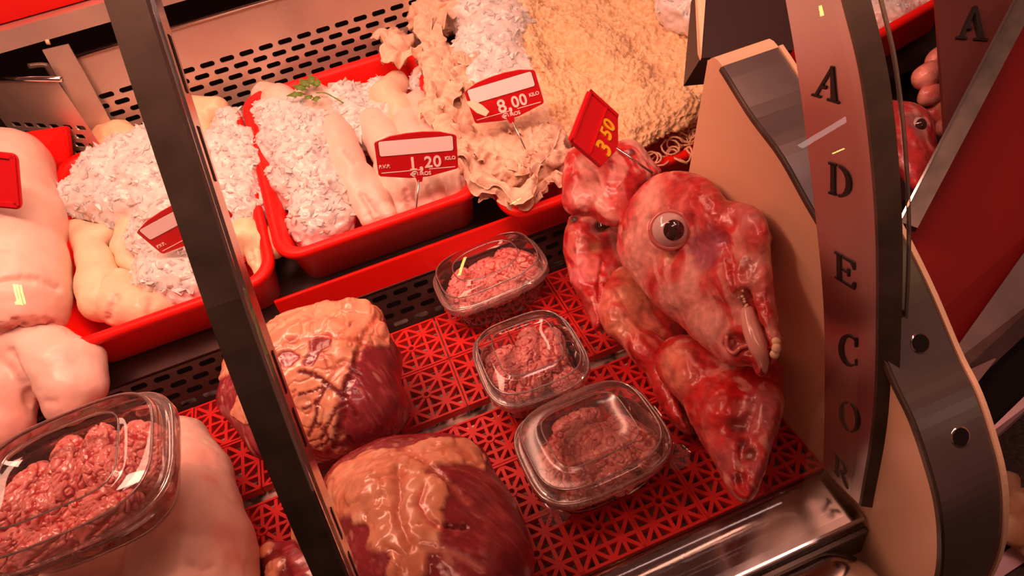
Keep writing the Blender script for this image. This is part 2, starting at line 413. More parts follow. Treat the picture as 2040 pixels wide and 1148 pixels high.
# slotted sheet metal: real stadium holes
def slotted(x0, x1, z0, z1, cw, ch, hw, hh, rows0, rows1, lipless=False):
    """sheet in x-z; rows of slots between heights rows0..rows1, every other row shifted by half"""
    V, F = [], []
    def quad(a, b, c, d):
        n = len(V); V.extend([a, b, c, d]); F.append((n, n + 1, n + 2, n + 3))
    def plain(xa, xb, za, zb): quad((xa, 0, za), (xb, 0, za), (xb, 0, zb), (xa, 0, zb))
    if rows0 > z0: plain(x0, x1, z0, rows0)
    if z1 > rows1: plain(x0, x1, rows1, z1)
    nr = int(round((rows1 - rows0) / ch))
    for r in range(nr):
        za = rows0 + r * ch; xx = x0 + (cw / 2 if r % 2 else 0)
        if r % 2: plain(x0, xx, za, za + ch)
        while xx + cw <= x1 + 1e-9:
            cx, cz = xx + cw / 2, za + ch / 2; inner = []; outer = []
            for j in range(16):
                w = 2 * math.pi * (j + .5) / 16; ca, sa = math.cos(w), math.sin(w)
                ix = (hw - hh) * (1 if ca > 0 else -1) + hh * ca; iz = hh * sa; inner.append((cx + ix, 0, cz + iz))
                s = max(abs(ca) , abs(sa)); outer.append((cx + cw / 2 * ca / s, 0, cz + ch / 2 * sa / s))
            # snap the four nearest outer points onto the corners so that the cells close
            for j in (1, 2, 5, 6, 9, 10, 13, 14):
                ca, sa = math.cos(2 * math.pi * (j + .5) / 16), math.sin(2 * math.pi * (j + .5) / 16)
                outer[j] = (cx + cw / 2 * (1 if ca > 0 else -1), 0, cz + ch / 2 * (1 if sa > 0 else -1))
            n = len(V); V.extend(outer + inner)
            for j in range(16): k_ = (j + 1) % 16; F.append((n + j, n + k_, n + 16 + k_, n + 16 + j))
            n2 = len(V); V.extend([(v[0], .0025, v[2]) for v in inner])                # the sheet's thickness inside each hole
            for j in range(16): k_ = (j + 1) % 16; F.append((n + 16 + j, n + 16 + k_, n2 + k_, n2 + j))
            xx += cw
        if xx < x1: plain(xx, x1, za, za + ch)
    return np.array(V), F
def place_sheet(name, VF, org, xdir, zdir, mat, **k):
    V, F = VF; xdir = np.asarray(xdir, float); xdir /= np.linalg.norm(xdir); zdir = np.asarray(zdir, float); zdir /= np.linalg.norm(zdir)
    yd = np.cross(zdir, xdir); P = np.array(org) + V[:, :1] * xdir + V[:, 1:2] * yd + V[:, 2:3] * zdir
    return put(name, P, F, mat, smooth=False, **k)

RISER = pmat('dull_riser_steel', (.17, .13, .12), .42, 1., var=.3, vscale=20)
# riser between the deck and the upper shelf
riser = place_sheet('wall_riser', slotted(0, 1.30, 0, .066, .0320, .0155, .0112, .0040, .003, .065), (-.95, .748, -.008), (1, 0, 0), (0, .024, .062), RISER, kind='structure')
box('wall_riser_void', (-.95, .782, -.03), (XE, .788, .048), BLACK, kind='structure')
# sloping upper shelf
V, F = slab_vf([(-.95, .772, shelf_z(.772) - .030), (.60, .772, shelf_z(.772) - .030), (.60, 1.225, shelf_z(1.225) - .030), (-.95, 1.225, shelf_z(1.225) - .030)], .012)
fix_normals(put('trim_shelf', V, F, RISER, smooth=False, kind='structure'))
# back wall with slots, straight part and the part turned at the corner
back = place_sheet('wall_back', slotted(0, 1.36, 0, .250, .0337, .0160, .0122, .0044, .092, .188), (-.397, 1.21, .118), (1, 0, 0), (0, 0, 1), BACK_STEEL, kind='structure')
put('back_lip', *tube_vf([(-.397, 1.207, .368), (.963, 1.207, .368)], .0035), CHROME, back)
pa = aty(112, 158, 1.125); pb = atz(-60, 156, pa[2])
xd = (pa - pb); L = np.linalg.norm(xd)
backl = place_sheet('wall_back_left', slotted(0, L, 0, .250, .0337, .0160, .0122, .0044, .080, .176), (pb[0], pb[1], pa[2] - .25), xd, (0, 0, 1), BACK_STEEL, kind='structure')
put('back_lip', *tube_vf([pb, pa + (pa - pb) * .05], .004), CHROME, backl)
box('wall_void', (-1.3, 1.30, .05), (1.2, 1.31, .405), BLACK, kind='structure')
box('wall_rear', (-1.6, 1.75, -.2), (1.6, 1.76, 1.3), pmat('dim_rear_wall', (.20, .06, .05), .6), kind='structure')
# plate that covers the joint of the two back panels
q = [atz(84, 102, .374), atz(136, 90, .372), aty(226, 258, 1.19), aty(176, 272, 1.19)]
q = [aty(84, 100, 1.196), aty(136, 88, 1.198), aty(232, 262, 1.19), aty(182, 278, 1.188)]
jp = slab('joint_plate', q, .004, BACK_STEEL, label='narrow steel plate covering the joint of the slotted back panels', cat='plate')
b0, b1, b2 = aty(57, 132, 1.18), aty(95, 131, 1.18), aty(178, 282, 1.185)
put('bracket_rod', *tube_vf(smooth_curve([b0, aty(88, 130, 1.18), aty(100, 142, 1.18), aty(140, 215, 1.184), b2], 24), .0042), DARK_STEEL,
    label='thin bent metal rod beside the joint plate', cat='rod')
# the higher ledge behind, with its steel front band
za = .402
V, F = join(box_vf((-.9, 1.198, .403), (.62, 1.203, .431)), box_vf((-.9, 1.203, .425), (.62, 1.7, .431)))
upl = put('upper_ledge', V, F, BACK_STEEL, smooth=False, label='steel ledge with upright front band above the black gap', cat='ledge')
put('screw_head', *tube_vf([aty(92, 84, 1.198), aty(99, 83.5, 1.198)], .004, 8), CREAM, upl)

# ---- end panel: one big curved cheek with a chrome edge, cream inside
inner_up = [atx(p, q_, XE) for p, q_ in ((1408, 122), (1432, 122), (1500, 228), (1560, 308), (1612, 400))]
prof = [(v[1], v[2]) for v in inner_up] + [(.337, .2735), (.292, .236), (.249, .193), (.224, .172), (.201, .144), (.180, .112), (.165, .075), (.154, .03), (.150, -.03), (.156, -.10)]
prof = [tuple(v) for v in smooth_curve([np.array([0, *p]) for p in prof], 60)]
prof = [(p[1], p[2]) for p in prof]
back_low = atx(1372, 345, XE)
outl = prof + [(.57, -.10), (.57, back_low[2] - .08), (back_low[1], back_low[2]), (.531, .368)]
n = len(outl)
def endface(x): return [(x, y, z) for y, z in outl]
V = endface(XE) + endface(XE + .06); F = [tuple(range(n)), tuple(range(2 * n - 1, n - 1, -1))] + [(i, i + n, (i + 1) % n + n, (i + 1) % n) for i in range(n)]
endp = fix_normals(put('wall_end', V, F, CREAM, smooth=False, kind='structure'))
BANDM = pmat('band_steel', (.27, .22, .21), .30, .8, var=.2, vscale=8)
# chrome band wrapped round the curved edge
def band(name, x0, x1, off, t, mat, a=1, b=None, **k):
    P = prof[a:b]; V, F = [], []
    for i, (y, z) in enumerate(P):
        j0, j1 = max(i - 1, 0), min(i + 1, len(P) - 1); ty, tz = P[j1][0] - P[j0][0], P[j1][1] - P[j0][1]; l = math.hypot(ty, tz); ny, nz = tz / l, -ty / l
        if ny * -1 + nz * .2 < 0: ny, nz = -ny, -nz
        for x, o in ((x0, off), (x1, off), (x1, off + t), (x0, off + t)): V.append((x, y + ny * o, z + nz * o))
    for i in range(len(P) - 1):
        for j in range(4): F.append((i * 4 + j, i * 4 + (j + 1) % 4, i * 4 + 4 + (j + 1) % 4, i * 4 + 4 + j))
    return fix_normals(put(name, V, F, mat, smooth=False, **k))
bandm = band('edge_band', XE - .002, XE + .056, .0005, .003, BANDM, 5, None, parent=endp)
band('edge_trim', XE + .056, XE + .0605, -.0035, .009, CREAM, 5, None, parent=endp)
band('edge_bead', XE - .0045, XE - .001, -.002, .0045, DARK_STEEL, 5, None, parent=endp)
for hx, hy in ((1813, 690), (1870, 855)):                                  # two bolt holes
    d = ray(hx, hy); P = np.array([(XE + .028, y, z) for y, z in prof]); pp = project(P); i = int(np.argmin(abs(pp[:, 1] - hy)))
    c = atx(hx, hy, XE + .03); j = int(np.argmin((P[:, 1] - c[1]) ** 2 + (P[:, 2] - c[2]) ** 2))
    c = P[j] + 0; t = P[min(j + 1, 59)] - P[j - 1]; t /= np.linalg.norm(t); nn = np.array([0, t[2], -t[1]]); nn *= -1 if nn[1] > 0 else 1
    c[0] = atx(hx, hy, XE + .03)[0]
    put('bolt_hole', *tube_vf([c + nn * .0025, c + nn * .0045], .0075, 18), BLACK, bandm, smooth=False)
    put('hole_collar', *tube_vf([c + nn * .0025, c + nn * .0041], .0087, 18), CHROME, bandm)

# ---- steel strip with the stamped letters, standing on the ledge along the glass edge
SL = smooth_curve([atx(p, q_, XE - .008) for p, q_ in ((1545, -110), (1565, 0), (1590, 150), (1620, 390), (1640, 600), (1643, 780), (1640, 935))], 40)
SR = smooth_curve([atx(p, q_, XE - .008) for p, q_ in ((1645, -110), (1675, 0), (1715, 170), (1740, 400), (1745, 600), (1738, 830), (1711, 1004))], 40)
V = [*SL, *SR, *[p + np.array([.003, 0, 0]) for p in SL], *[p + np.array([.003, 0, 0]) for p in SR]]; N = 40; F = []
for i in range(N - 1):
    F += [(i, i + 1, N + i + 1, N + i), (2 * N + i, 3 * N + i, 3 * N + i + 1, 2 * N + i + 1), (i, 2 * N + i, 2 * N + i + 1, i + 1), (N + i, N + i + 1, 3 * N + i + 1, 3 * N + i)]
F += [(0, N, 3 * N, 2 * N), (N - 1, 3 * N - 1, 4 * N - 1, 2 * N - 1)]
STRIP = pmat('satin_steel_strip', (.66, .60, .57), .36, 1., var=.10, vscale=7, rvar=.05)
strip = fix_normals(put('lettered_strip', V, F, STRIP, smooth=False, label='tall curved steel strip stamped with the letters A D E C O R', cat='sign strip'))
# turned-back flange of the strip
V, F = [], []
for p in SR:
    for dx, dy in ((0, 0), (0, -.003), (.013, -.012), (.013, -.008)): V.append(p + np.array([dx, dy, 0]))
for i in range(N - 1):
    for j in range(4): F.append((i * 4 + j, i * 4 + (j + 1) % 4, i * 4 + 4 + (j + 1) % 4, i * 4 + 4 + j))
fix_normals(put('flange', V, F, DARK_STEEL, strip, smooth=False))
# letters: polygons on a 1 x 1.2 cell (x right, y up)
def arc(cx, cy, rx, ry, a0, a1, n=14): return [(cx + rx * math.cos(math.radians(a0 + (a1 - a0) * i / n)), cy + ry * math.sin(math.radians(a0 + (a1 - a0) * i / n))) for i in range(n + 1)]
def rect(x0, y0, x1, y1): return [(x0, y0), (x1, y0), (x1, y1), (x0, y1)]
GLY = {
 'A': [[(.10, .06), (.20, .06), (.50, 1.0), (.46, 1.16)], [(.44, 1.18), (.54, 1.18), (.92, .06), (.72, .06)], [(.0, 0), (.34, 0), (.34, .08), (.0, .08)], [(.58, 0), (1.02, 0), (1.02, .08), (.58, .08)], [(.30, .36), (.46, .36), (.46, .48), (.34, .48)]],
 'D': [rect(.0, 0, .34, .08), rect(.0, 1.12, .34, 1.2), rect(.10, .04, .28, 1.16), arc(.42, .6, .55, .6, 88, -88) + arc(.42, .6, .34, .50, -86, 86)],
 'E': [rect(.0, 0, .32, .08), rect(.0, 1.12, .32, 1.2), rect(.10, .04, .28, 1.16), [(.36, 0), (.90, 0), (.94, .34), (.86, .34), (.76, .10), (.36, .10)], [(.36, 1.2), (.90, 1.2), (.92, .88), (.84, .88), (.74, 1.10), (.36, 1.10)], rect(.34, .55, .58, .65), rect(.58, .44, .66, .78)],
 'C': [arc(.52, .6, .52, .62, 52, 308, 22) + arc(.60, .6, .38, .52, 306, 54, 22), rect(.80, .82, .90, 1.16), rect(.82, .10, .88, .34)],
 'O': [arc(.5, .6, .52, .62, 98, 262) + arc(.46, .6, .28, .54, 260, 100), arc(.52, .6, .52, .62, 82, -82) + arc(.56, .6, .28, .54, -80, 80)],
 'R': [rect(.0, 0, .34, .08), rect(.0, 1.12, .34, 1.2), rect(.10, .04, .28, 1.16), arc(.42, .86, .42, .34, 88, -88) + arc(.42, .86, .22, .25, -86, 86), [(.40, .50), (.58, .54), (1.0, .0), (.78, .0)]],
}
def glyph(name, ch, O, U, Vv, nrm, mat, parent, t=.0012):
    """letter ch with its cell from O along U (width) and Vv (height per 1.2), raised t along nrm"""
    O, U, Vv, nrm = (np.asarray(a, float) for a in (O, U, Vv, nrm)); V, F = [], []
    for poly in GLY[ch]:
        b = len(V); k = len(poly)
        for s in (0, 1):
            for x, y in poly: V.append(O + U * x + Vv * y / 1.2 + nrm * t * s)
        F += [tuple(range(b + k, b + 2 * k)), tuple(range(b + k - 1, b - 1, -1))] + [(b + i, b + (i + 1) % k, b + k + (i + 1) % k, b + k + i) for i in range(k)]
    me_o = put(name, V, F, mat, parent, smooth=False)
    bm = bmesh.new(); bm.from_mesh(me_o.data); bmesh.ops.triangulate(bm, faces=bm.faces, ngon_method='EAR_CLIP'); bmesh.ops.recalc_face_normals(bm, faces=bm.faces); bm.to_mesh(me_o.data); bm.free()
    return me_o
LETTER = pmat('stamped_letter_black', (.015, .008, .007), .55)
for ch, BL, BR, TL in (('A', (1618, 190), (1672, 207), (1632, 124)), ('D', (1652, 385), (1698, 401), (1652, 322)), ('E', (1665, 553), (1708, 580), (1664, 500)),
                       ('C', (1672, 722), (1712, 735), (1672, 662)), ('O', (1674, 850), (1712, 868), (1673, 794)), ('R', (1662, 938), (1690, 975), (1664, 900))):
    O, a, b = (atx(*p_, XE - .008) for p_ in (BL, BR, TL))
    glyph('letter', ch, O, a - O, b - O, (-1, 0, 0), LETTER, strip)

# ---- front ledge, gap and rounded bumper
LEDGE = pmat('ledge_steel', (.52, .46, .45), .19, 1., var=.30, vscale=11, rvar=.08)
ledge = box('trim_1', (-.95, .232, -.012), (XE - .001, .289, -.001), LEDGE, bevel=.003, kind='structure')
put('rim', *tube_vf([(-.95, .2895, -.004), (XE - .001, .2895, -.004)], .0032), CHROME, ledge)
box('seal', (-.95, .2905, -.02), (XE - .001, .2945, -.006), BLACK, ledge)
box('trim_2', (-.95, .2255, -.06), (XE - .001, .232, -.016), DARK_STEEL, bevel=.002, kind='structure')
tpts = [(-.95, .191, -.046), (XE - .060, .191, -.046)] + [(XE - .060 + .045 * math.sin(a), .191, -.046) for a in np.linspace(.15, 1.5, 12)]
put('trim_3', *tube_vf(tpts, [.045, .045] + [.045 * math.cos(a) for a in np.linspace(.15, 1.5, 12)], 40), CHROME, kind='structure')

# ---- curved front glass (two panes) and the post between them
GP = [(.205, .0), (.256, .118), (.283, .251), (.306, .335), (.338, .414), (.368, .464)]
GP = [(.243, .0), (.256, .118), (.283, .251), (.306, .335), (.338, .414), (.368, .464), (.44, .575), (.53, .70)]
gp = [(p[1], p[2]) for p in smooth_curve([np.array([0, *p]) for p in GP], 48)]
def glass_y(z): return float(np.interp(z, [p[1] for p in gp], [p[0] for p in gp]))
def post_x(z): return -.143 + (z - .175) * (.040 / .403)
def pane(name, xa, xb, kind):
    V, F = [], []; k = len(gp)
    for y, z in gp:
        V += [(xa(z), y, z), (xb(z), y, z)]
    for i in range(k - 1): F.append((2 * i, 2 * i + 1, 2 * i + 3, 2 * i + 2))
    return put(name, V, F, GLASS, smooth=True, kind='structure')
w1 = pane('window_1', lambda z: post_x(z) + .016, lambda z: XE + .028, 0)
w2 = pane('window_2', lambda z: -.95, lambda z: post_x(z) - .001, 0)
put('glass_edge', *tube_vf([(XE + .028, y, z) for y, z in gp], .0016, 8), GLASS_EDGE, w1)
# post: dark front face, bright edge, steel side with slots
def post_pts(p0, p1, p2, y_in, zs=(.62, .10), n=12): pass
zs = np.linspace(.66, -.0, 26)
def post_strip(name, dx0, dx1, dy0, dy1, mat, parent=None, **k):
    V, F = [], []
    for z in zs:
        x, y = post_x(z), glass_y(z)
        for a, b in ((dx0, dy0), (dx1, dy0), (dx1, dy1), (dx0, dy1)): V.append((x + a, y + b, z))
    for i in range(len(zs) - 1):
        for j in range(4): F.append((i * 4 + j, i * 4 + (j + 1) % 4, i * 4 + 4 + (j + 1) % 4, i * 4 + 4 + j))
    F += [(0, 1, 2, 3), tuple(range(len(V) - 4, len(V)))]
    return fix_normals(put(name, V, F, mat, parent, smooth=False, **k))
post = post_strip('glass_post', .0, .0205, -.006, .002, DARK_STEEL, label='dark slanting metal post joining the two front glass panes', cat='post')
post_strip('bright_edge', .0205, .0228, -.005, .010, CHROME, post)
post_strip('slotted_channel', .0228, .0240, .004, .030, STEEL, post)
post_strip('seal_strip', .0212, .0226, .010, .022, BLACK, post)
for z in (.545, .50, .375, .335, .25, .205, .12, .08):
    x, y = post_x(z) + .0239, glass_y(z)
    z2 = z - .028; x2, y2 = post_x(z2) + .0239, glass_y(z2)
    put('slot', *bar_vf((x, y + .016, z), (x2, y2 + .016, z2), .005, .0012, (1, 0, 0)), BLACK, post, smooth=False)

box('shelf_liner', (-.19, .773, .0565), (XE + .03, .779, .100), RED_TRAY, bevel=.002, label='long red plastic liner board along the shelf edge below the trays', cat='liner')
# ================================================================== TRAYS
def rr(s, n=3.2, N=72):
    """superellipse, half sizes 1"""
    out = []
    for i in range(N):
        w = 2 * math.pi * (i + .5) / N; c, s_ = math.cos(w), math.sin(w)
        out.append((s * math.copysign(abs(c) ** (2 / n), c), s * math.copysign(abs(s_) ** (2 / n), s_)))
    return out
def rrect(hx, hy, r, n=9):
    out = []
    for cx, cy, a0 in ((hx - r, hy - r, 0), (-hx + r, hy - r, 90), (-hx + r, -hy + r, 180), (hx - r, -hy + r, 270)):
        for i in range(n): w = math.radians(a0 + 90 * i / (n - 1)); out.append((cx + r * math.cos(w), cy + r * math.sin(w)))
    return out
def loft(rings, close=True):
    V, F = [], []; n = len(rings[0])
    for r in rings: V += [tuple(p) for p in r]
    for i in range(len(rings) - 1):
        for j in range(n): F.append((i * n + j, i * n + (j + 1) % n, (i + 1) * n + (j + 1) % n, (i + 1) * n + j))
    return V, F
SLOPE = np.array([0, 1, .27]); SLOPE /= np.linalg.norm(SLOPE); UPN = np.array([0, -.27, 1.]); UPN /= np.linalg.norm(UPN)
def tray(c, w, l, hgt, label, ex=(1, 0, 0), ey=SLOPE, up=UPN, mat=RED_TRAY, name='meat_tray', group='red plastic trays'):
    """open tray; c is the centre of the rim plane"""
    ex, ey, up = (np.asarray(v, float) for v in (ex, ey, up)); rings = []
    for ins, h, r in ((.024, -hgt, .018), (.018, -hgt + .002, .026), (.011, -.016, .034), (.010, -.012, .036), (.0015, -.0125, .040), (0, -.010, .040), (0, -.003, .040), (.003, -.0003, .039),
                      (.008, .0003, .037), (.0125, -.001, .034), (.016, -.006, .032), (.019, -.014, .030), (.025, -hgt + .008, .024), (.032, -hgt + .004, .02)):
        rings.append([c + ex * x + ey * y + up * h for x, y in rrect(w / 2 - ins, l / 2 - ins, r)])
    V, F = loft(rings); n = len(rings[0]); F += [tuple(range(n))[::-1], tuple(range(len(V) - n, len(V)))]
    o = fix_normals(put(name, V, F, mat, None, True, origin=c - up * hgt, label=label, cat='tray', group=group))
    return o
def rimc(px0, px1):
    return (ats(*px0, .057) + ats(*px1, .057)) / 2
t2 = np.array([-.010, .975, shelf_z(.975) + .057]); tray(t2, .308, .385, .085, 'red plastic tray of trotters and ice with the 1,20 price tag')
t1 = np.array([-.318, .960, shelf_z(.960) + .055]); tray(t1, .300, .395, .080, 'red plastic tray behind the slanting post holding ice and calf feet')
t3 = np.array([.345, .930, shelf_z(.930) + .045]); tray(t3, .385, .40, .072, 'red plastic tray under the beige tripe')
tt = aty(60, 40, 1.36); tray(np.array([-.55, 1.37, .492]), .60, .30, .060, 'large red tray on the steel ledge above the black gap', ey=(0, 1, 0), up=(0, 0, 1))

# ================================================================== ICE
def shards(V, N, count, size, up=.2, seed=3):
    rg = np.random.default_rng(seed); idx = np.where(N[:, 2] > up)[0]; idx = rg.choice(idx, count); OV, OF = [], []
    base = np.array([(1, 0, 0), (0, 1, 0), (-1, 0, 0), (0, -1, 0), (0, 0, 1), (0, 0, -1)], float)
    T = [(0, 1, 4), (1, 2, 4), (2, 3, 4), (3, 0, 4), (1, 0, 5), (2, 1, 5), (3, 2, 5), (0, 3, 5)]
    for i in idx:
        s = size * rg.uniform(.4, 1.3); b = base * s * np.array([1, rg.uniform(.5, 1), rg.uniform(.22, .45)]) * rg.uniform(.75, 1.2, (6, 1))
        q = rg.normal(size=(3, 3)); q, _ = np.linalg.qr(q * np.array([1, 1, .6]) + np.eye(3) * .5); q = q * np.sign(np.linalg.det(q))
        n = len(OV); OV += list(V[i] - N[i] * s * .22 + b @ q.T); OF += [tuple(k + n for k in f) for f in T]
    return np.array(OV), OF
def ice_heap(name, prims, label, count=900, size=.0075, seed=1, h=.003, amp=.0045, k=.025):
    V, Q = solid(prims, h, k); N = normals(V, Q)
    V = V + N * (amp * fbm(V, 45, 3, seed) + .3 * amp * noise(V, 170, seed + 5))[:, None]; N = normals(V, Q)
    SV, SF = shards(V, N, count, size, .1, seed + 9)
    n = len(V); F = [tuple(q) for q in Q] + [tuple(i + n for i in f) for f in SF]
    o = put(name, np.vstack([V, SV]), F, ICE, None, True, label=label, cat='ice', kind='stuff')
    fl = np.ones(len(o.data.polygons), bool); fl[len(Q):] = False; o.data.polygons.foreach_set('use_smooth', fl); return o
def sb(*L): return [ball(pxs(*a)) for a in L]
ice_heap('ice_heap', sb((560, 240, .018, 50), (620, 230, .022, 50), (690, 210, .022, 44), (760, 195, .018, 40), (600, 285, .030, 66), (560, 300, .024, 50), (655, 268, .030, 40), (620, 340, .032, 70),
                        (590, 370, .028, 52), (645, 400, .030, 58), (630, 440, .028, 52), (675, 445, .024, 32), (625, 465, .020, 36), (710, 240, .024, 44), (780, 240, .022, 44), (730, 275, .020, 36), (540, 262, .016, 40)),
         'crushed ice heaped over the trotters beside the 1,20 price tag', 900, .0085, 1)
ice_heap('ice_heap', sb((170, 400, .036, 50), (230, 360, .040, 70), (300, 380, .040, 70), (270, 320, .040, 55), (340, 300, .036, 60), (420, 330, .036, 60), (470, 300, .036, 50), (490, 350, .032, 48), (470, 400, .034, 60), (410, 400, .034, 60),
                        (350, 440, .030, 60), (510, 430, .028, 40), (340, 560, .024, 55), (320, 540, .026, 45), (400, 540, .024, 50), (390, 580, .018, 45), (240, 420, .034, 50), (460, 250, .034, 36), (300, 480, .02, 50), (440, 480, .02, 60)),
         'crushed ice between the calf feet in the tray behind the post', 1050, .0085, 2)
ice_heap('ice_heap', sb((965, 95, .060, 60), (1010, 70, .064, 60), (950, 30, .06, 60), (1005, 140, .050, 55), (1000, -10, .07, 60), (1040, 160, .045, 40), (940, 130, .05, 40), (860, 170, .02, 46), (900, 200, .03, 46), (1060, 200, .04, 46), (960, 190, .04, 60), (1020, 190, .042, 50)),
         'crushed ice between the ruffled tripe and the towel tripe', 500, .0082, 3)
ice_heap('ice_heap', sb((1345, 15, .105, 42), (1390, 30, .10, 42), (1380, -30, .10, 60), (1320, -25, .10, 40)), 'small drift of ice behind the towel tripe', 150, .008, 4)

# ================================================================== PALE CUTS
WHITE_SKIN = np.array((.80, .60, .50)); PINK = np.array((.80, .30, .26)); YELLOW = np.array((.88, .66, .40)); FLESH = np.array((.62, .10, .09))
def skin_paint(V, base=WHITE_SKIN, tint=PINK, amt=.25, seed=0):
    return mix(np.tile(base, (len(V), 1)), tint, amt * sstep(-.2, .9, fbm(V, 18, 3, seed)))
def trotter(label, legs, group=None, base=WHITE_SKIN, seed=0, dents=(), k=.009, h=.0025, pink=(), name='pig_trotter', cat='trotter', amp=.0006):
    V, Q = solid([p for l in legs for p in l], h, k); N = normals(V, Q)
    V = V + N * (amp * fbm(V, 90, 2, seed) + .0012 * noise(V, 28, seed + 3))[:, None]
    for line, w, dp in dents:
        d = linedist(V, line); N = normals(V, Q); V = V - N * (dp * np.exp(-(d / w) ** 2))[:, None]
    c = skin_paint(V, base, PINK, .2, seed)
    for line, w, dp in dents: c = mix(c, (.62, .30, .26), .45 * np.exp(-(linedist(V, line) / w) ** 2))
    if pink: c = mix(c, (.80, .30, .25), .5 * blobmask(V, pink, .8))
    return organ(name, V, Q, c, SKIN, label=label, cat=cat, group=group)
TG = 'trotters in the tray with the 1,20 tag'
trotter('long white trotter with two toes emerging from the ice, nearest to the ice heap', [chain(pxs(625, 205, .03, 40), pxs(672, 285, .038, 40), pxs(690, 322, .042, 37), pxs(708, 365, .04, 35)),
        chain(pxs(700, 360, .038, 28), pxs(725, 405, .035, 24), pxs(737, 437, .032, 19)), chain(pxs(722, 355, .038, 27), pxs(757, 400, .036, 23), pxs(773, 428, .032, 17))], TG, seed=1,
        dents=([[(722, 385), (742, 415), (756, 440)], .004, .004], [[(722, 428), (738, 421), (752, 428)], .003, .0015], [[(690, 300), (706, 320)], .004, .0012]), pink=((760, 440, 8),))
trotter('white trotter behind the price tag 1,20, its toes under the spike', [chain(pxs(745, 250, .03, 36), pxs(775, 300, .036, 38), pxs(800, 350, .034, 38), pxs(815, 385, .03, 30), pxs(822, 408, .026, 20)), chain(pxs(770, 340, .03, 26), pxs(785, 392, .026, 24), pxs(802, 420, .022, 16))], TG, seed=2,
        dents=([[(806, 380), (815, 420)], .004, .003],))
trotter('white trotter whose toe shows just beside the spike of the 1,20 tag', [chain(pxs(800, 215, .03, 30), pxs(832, 290, .036, 34), pxs(850, 350, .034, 34), pxs(864, 388, .030, 30), pxs(868, 405, .026, 22)), chain(pxs(835, 350, .03, 24), pxs(842, 395, .026, 24), pxs(846, 410, .022, 20))], TG, seed=3,
        dents=([[(852, 370), (862, 405)], .004, .003],))
trotter('white trotter in the front corner of the tray, two plump toes resting on the rim', [chain(pxs(835, 215, .03, 34), pxs(868, 270, .036, 34), pxs(895, 330, .036, 36), pxs(905, 365, .032, 31), pxs(908, 380, .03, 27)), chain(pxs(905, 320, .034, 30), pxs(925, 360, .032, 19), pxs(936, 382, .028, 13))], TG, seed=4,
        dents=([[(922, 345), (930, 388)], .0035, .003],), pink=((916, 384, 9),))
trotter('rounded white knuckle showing through the ice at the rear corner of the trotter tray', [chain(pxs(530, 190, .032, 28), pxs(560, 205, .036, 34), pxs(600, 230, .03, 34))], None, seed=5)
trotter('pale trotter end in the rear corner of the tray nearest the ruffled tripe', [chain(pxs(790, 168, .034, 26), pxs(770, 195, .036, 32), pxs(800, 230, .036, 34))], None, base=YELLOW * .5 + WHITE_SKIN * .5, seed=6)
trotter('yellow fat end poking out of the ice along the tray divider', [chain(pxs(512, 285, .034, 15), pxs(530, 312, .034, 14))], None, base=YELLOW, seed=7, name='fat_piece', cat='meat')
# calf feet in the tray behind the post
CF = 'calf feet in the tray behind the post'
trotter('long pale calf foot with knobbly ends along the inner wall of the tray', [chain(pxs(152, 462, .030, 24), pxs(175, 480, .034, 27), pxs(190, 520, .036, 32), pxs(200, 570, .038, 42), pxs(205, 600, .036, 44)), chain(pxs(160, 465, .032, 22), pxs(205, 470, .03, 26))], None, YELLOW * .72 + WHITE_SKIN * .3, 11,
        dents=([[(222, 560), (215, 600), (232, 632)], .006, .003],), name='calf_foot', cat='foot')
trotter('plump pale calf foot end resting on the front rim of the tray', [chain(pxs(205, 580, .036, 40), pxs(245, 610, .032, 42), pxs(290, 620, .028, 40), pxs(318, 615, .024, 26)), chain(pxs(240, 560, .034, 26), pxs(225, 600, .036, 36))], None, YELLOW * .7 + WHITE_SKIN * .3, 12,
        dents=([[(232, 588), (222, 618), (214, 640)], .005, .004], [[(302, 592), (300, 630)], .005, .002]), name='calf_foot', cat='foot')
trotter('thin curved calf tendon beside the dark hollow in the tray', [chain(pxs(255, 455, .036, 22), pxs(240, 490, .036, 17), pxs(250, 520, .034, 15), pxs(285, 545, .030, 14))], None, YELLOW * .7 + WHITE_SKIN * .3, 13, name='calf_foot', cat='foot')
trotter('yellowish calf foot with separate toes in the front corner behind the post', [chain(pxs(450, 490, .034, 34), pxs(490, 465, .038, 30), pxs(520, 490, .036, 26), pxs(545, 502, .034, 15)), chain(pxs(500, 490, .036, 18), pxs(512, 515, .034, 17), pxs(522, 545, .026, 15)), chain(pxs(470, 500, .03, 28), pxs(440, 510, .03, 26)), chain(pxs(520, 460, .036, 18), pxs(550, 480, .034, 12), pxs(556, 505, .03, 9))], None, YELLOW, 14,
        dents=([[(497, 500), (500, 520)], .004, .004], [[(533, 480), (538, 515)], .004, .003]), k=.006, h=.002, name='calf_foot', cat='foot')
trotter('fuzzy pale calf muzzle at the rear of the tray behind the post', [chain(pxs(215, 280, .045, 32), pxs(240, 275, .05, 32), pxs(270, 290, .045, 30)), chain(pxs(200, 320, .04, 14), pxs(215, 300, .045, 26))], None, (.86, .56, .34), 15, amp=.0016, name='calf_foot', cat='foot')
trotter('smooth pale calf foot with a pointed horn tip beside the rear of the post', [chain(pxs(346, 200, .05, 10), pxs(352, 215, .052, 16), pxs(385, 220, .054, 26), pxs(430, 218, .052, 26)), chain(pxs(400, 240, .05, 22), pxs(404, 275, .044, 18), pxs(420, 290, .04, 16)), chain(pxs(365, 225, .05, 22), pxs(360, 250, .046, 18))], None, (.88, .60, .38), 16, k=.008, name='calf_foot', cat='foot')
trotter('pale calf foot half hidden behind the slanted price tag', [chain(pxs(305, 385, .045, 22), pxs(330, 395, .05, 20), pxs(350, 420, .045, 22)), chain(pxs(260, 400, .034, 16), pxs(300, 372, .042, 16))], None, (.88, .62, .40), 17, k=.006, name='calf_foot', cat='foot')
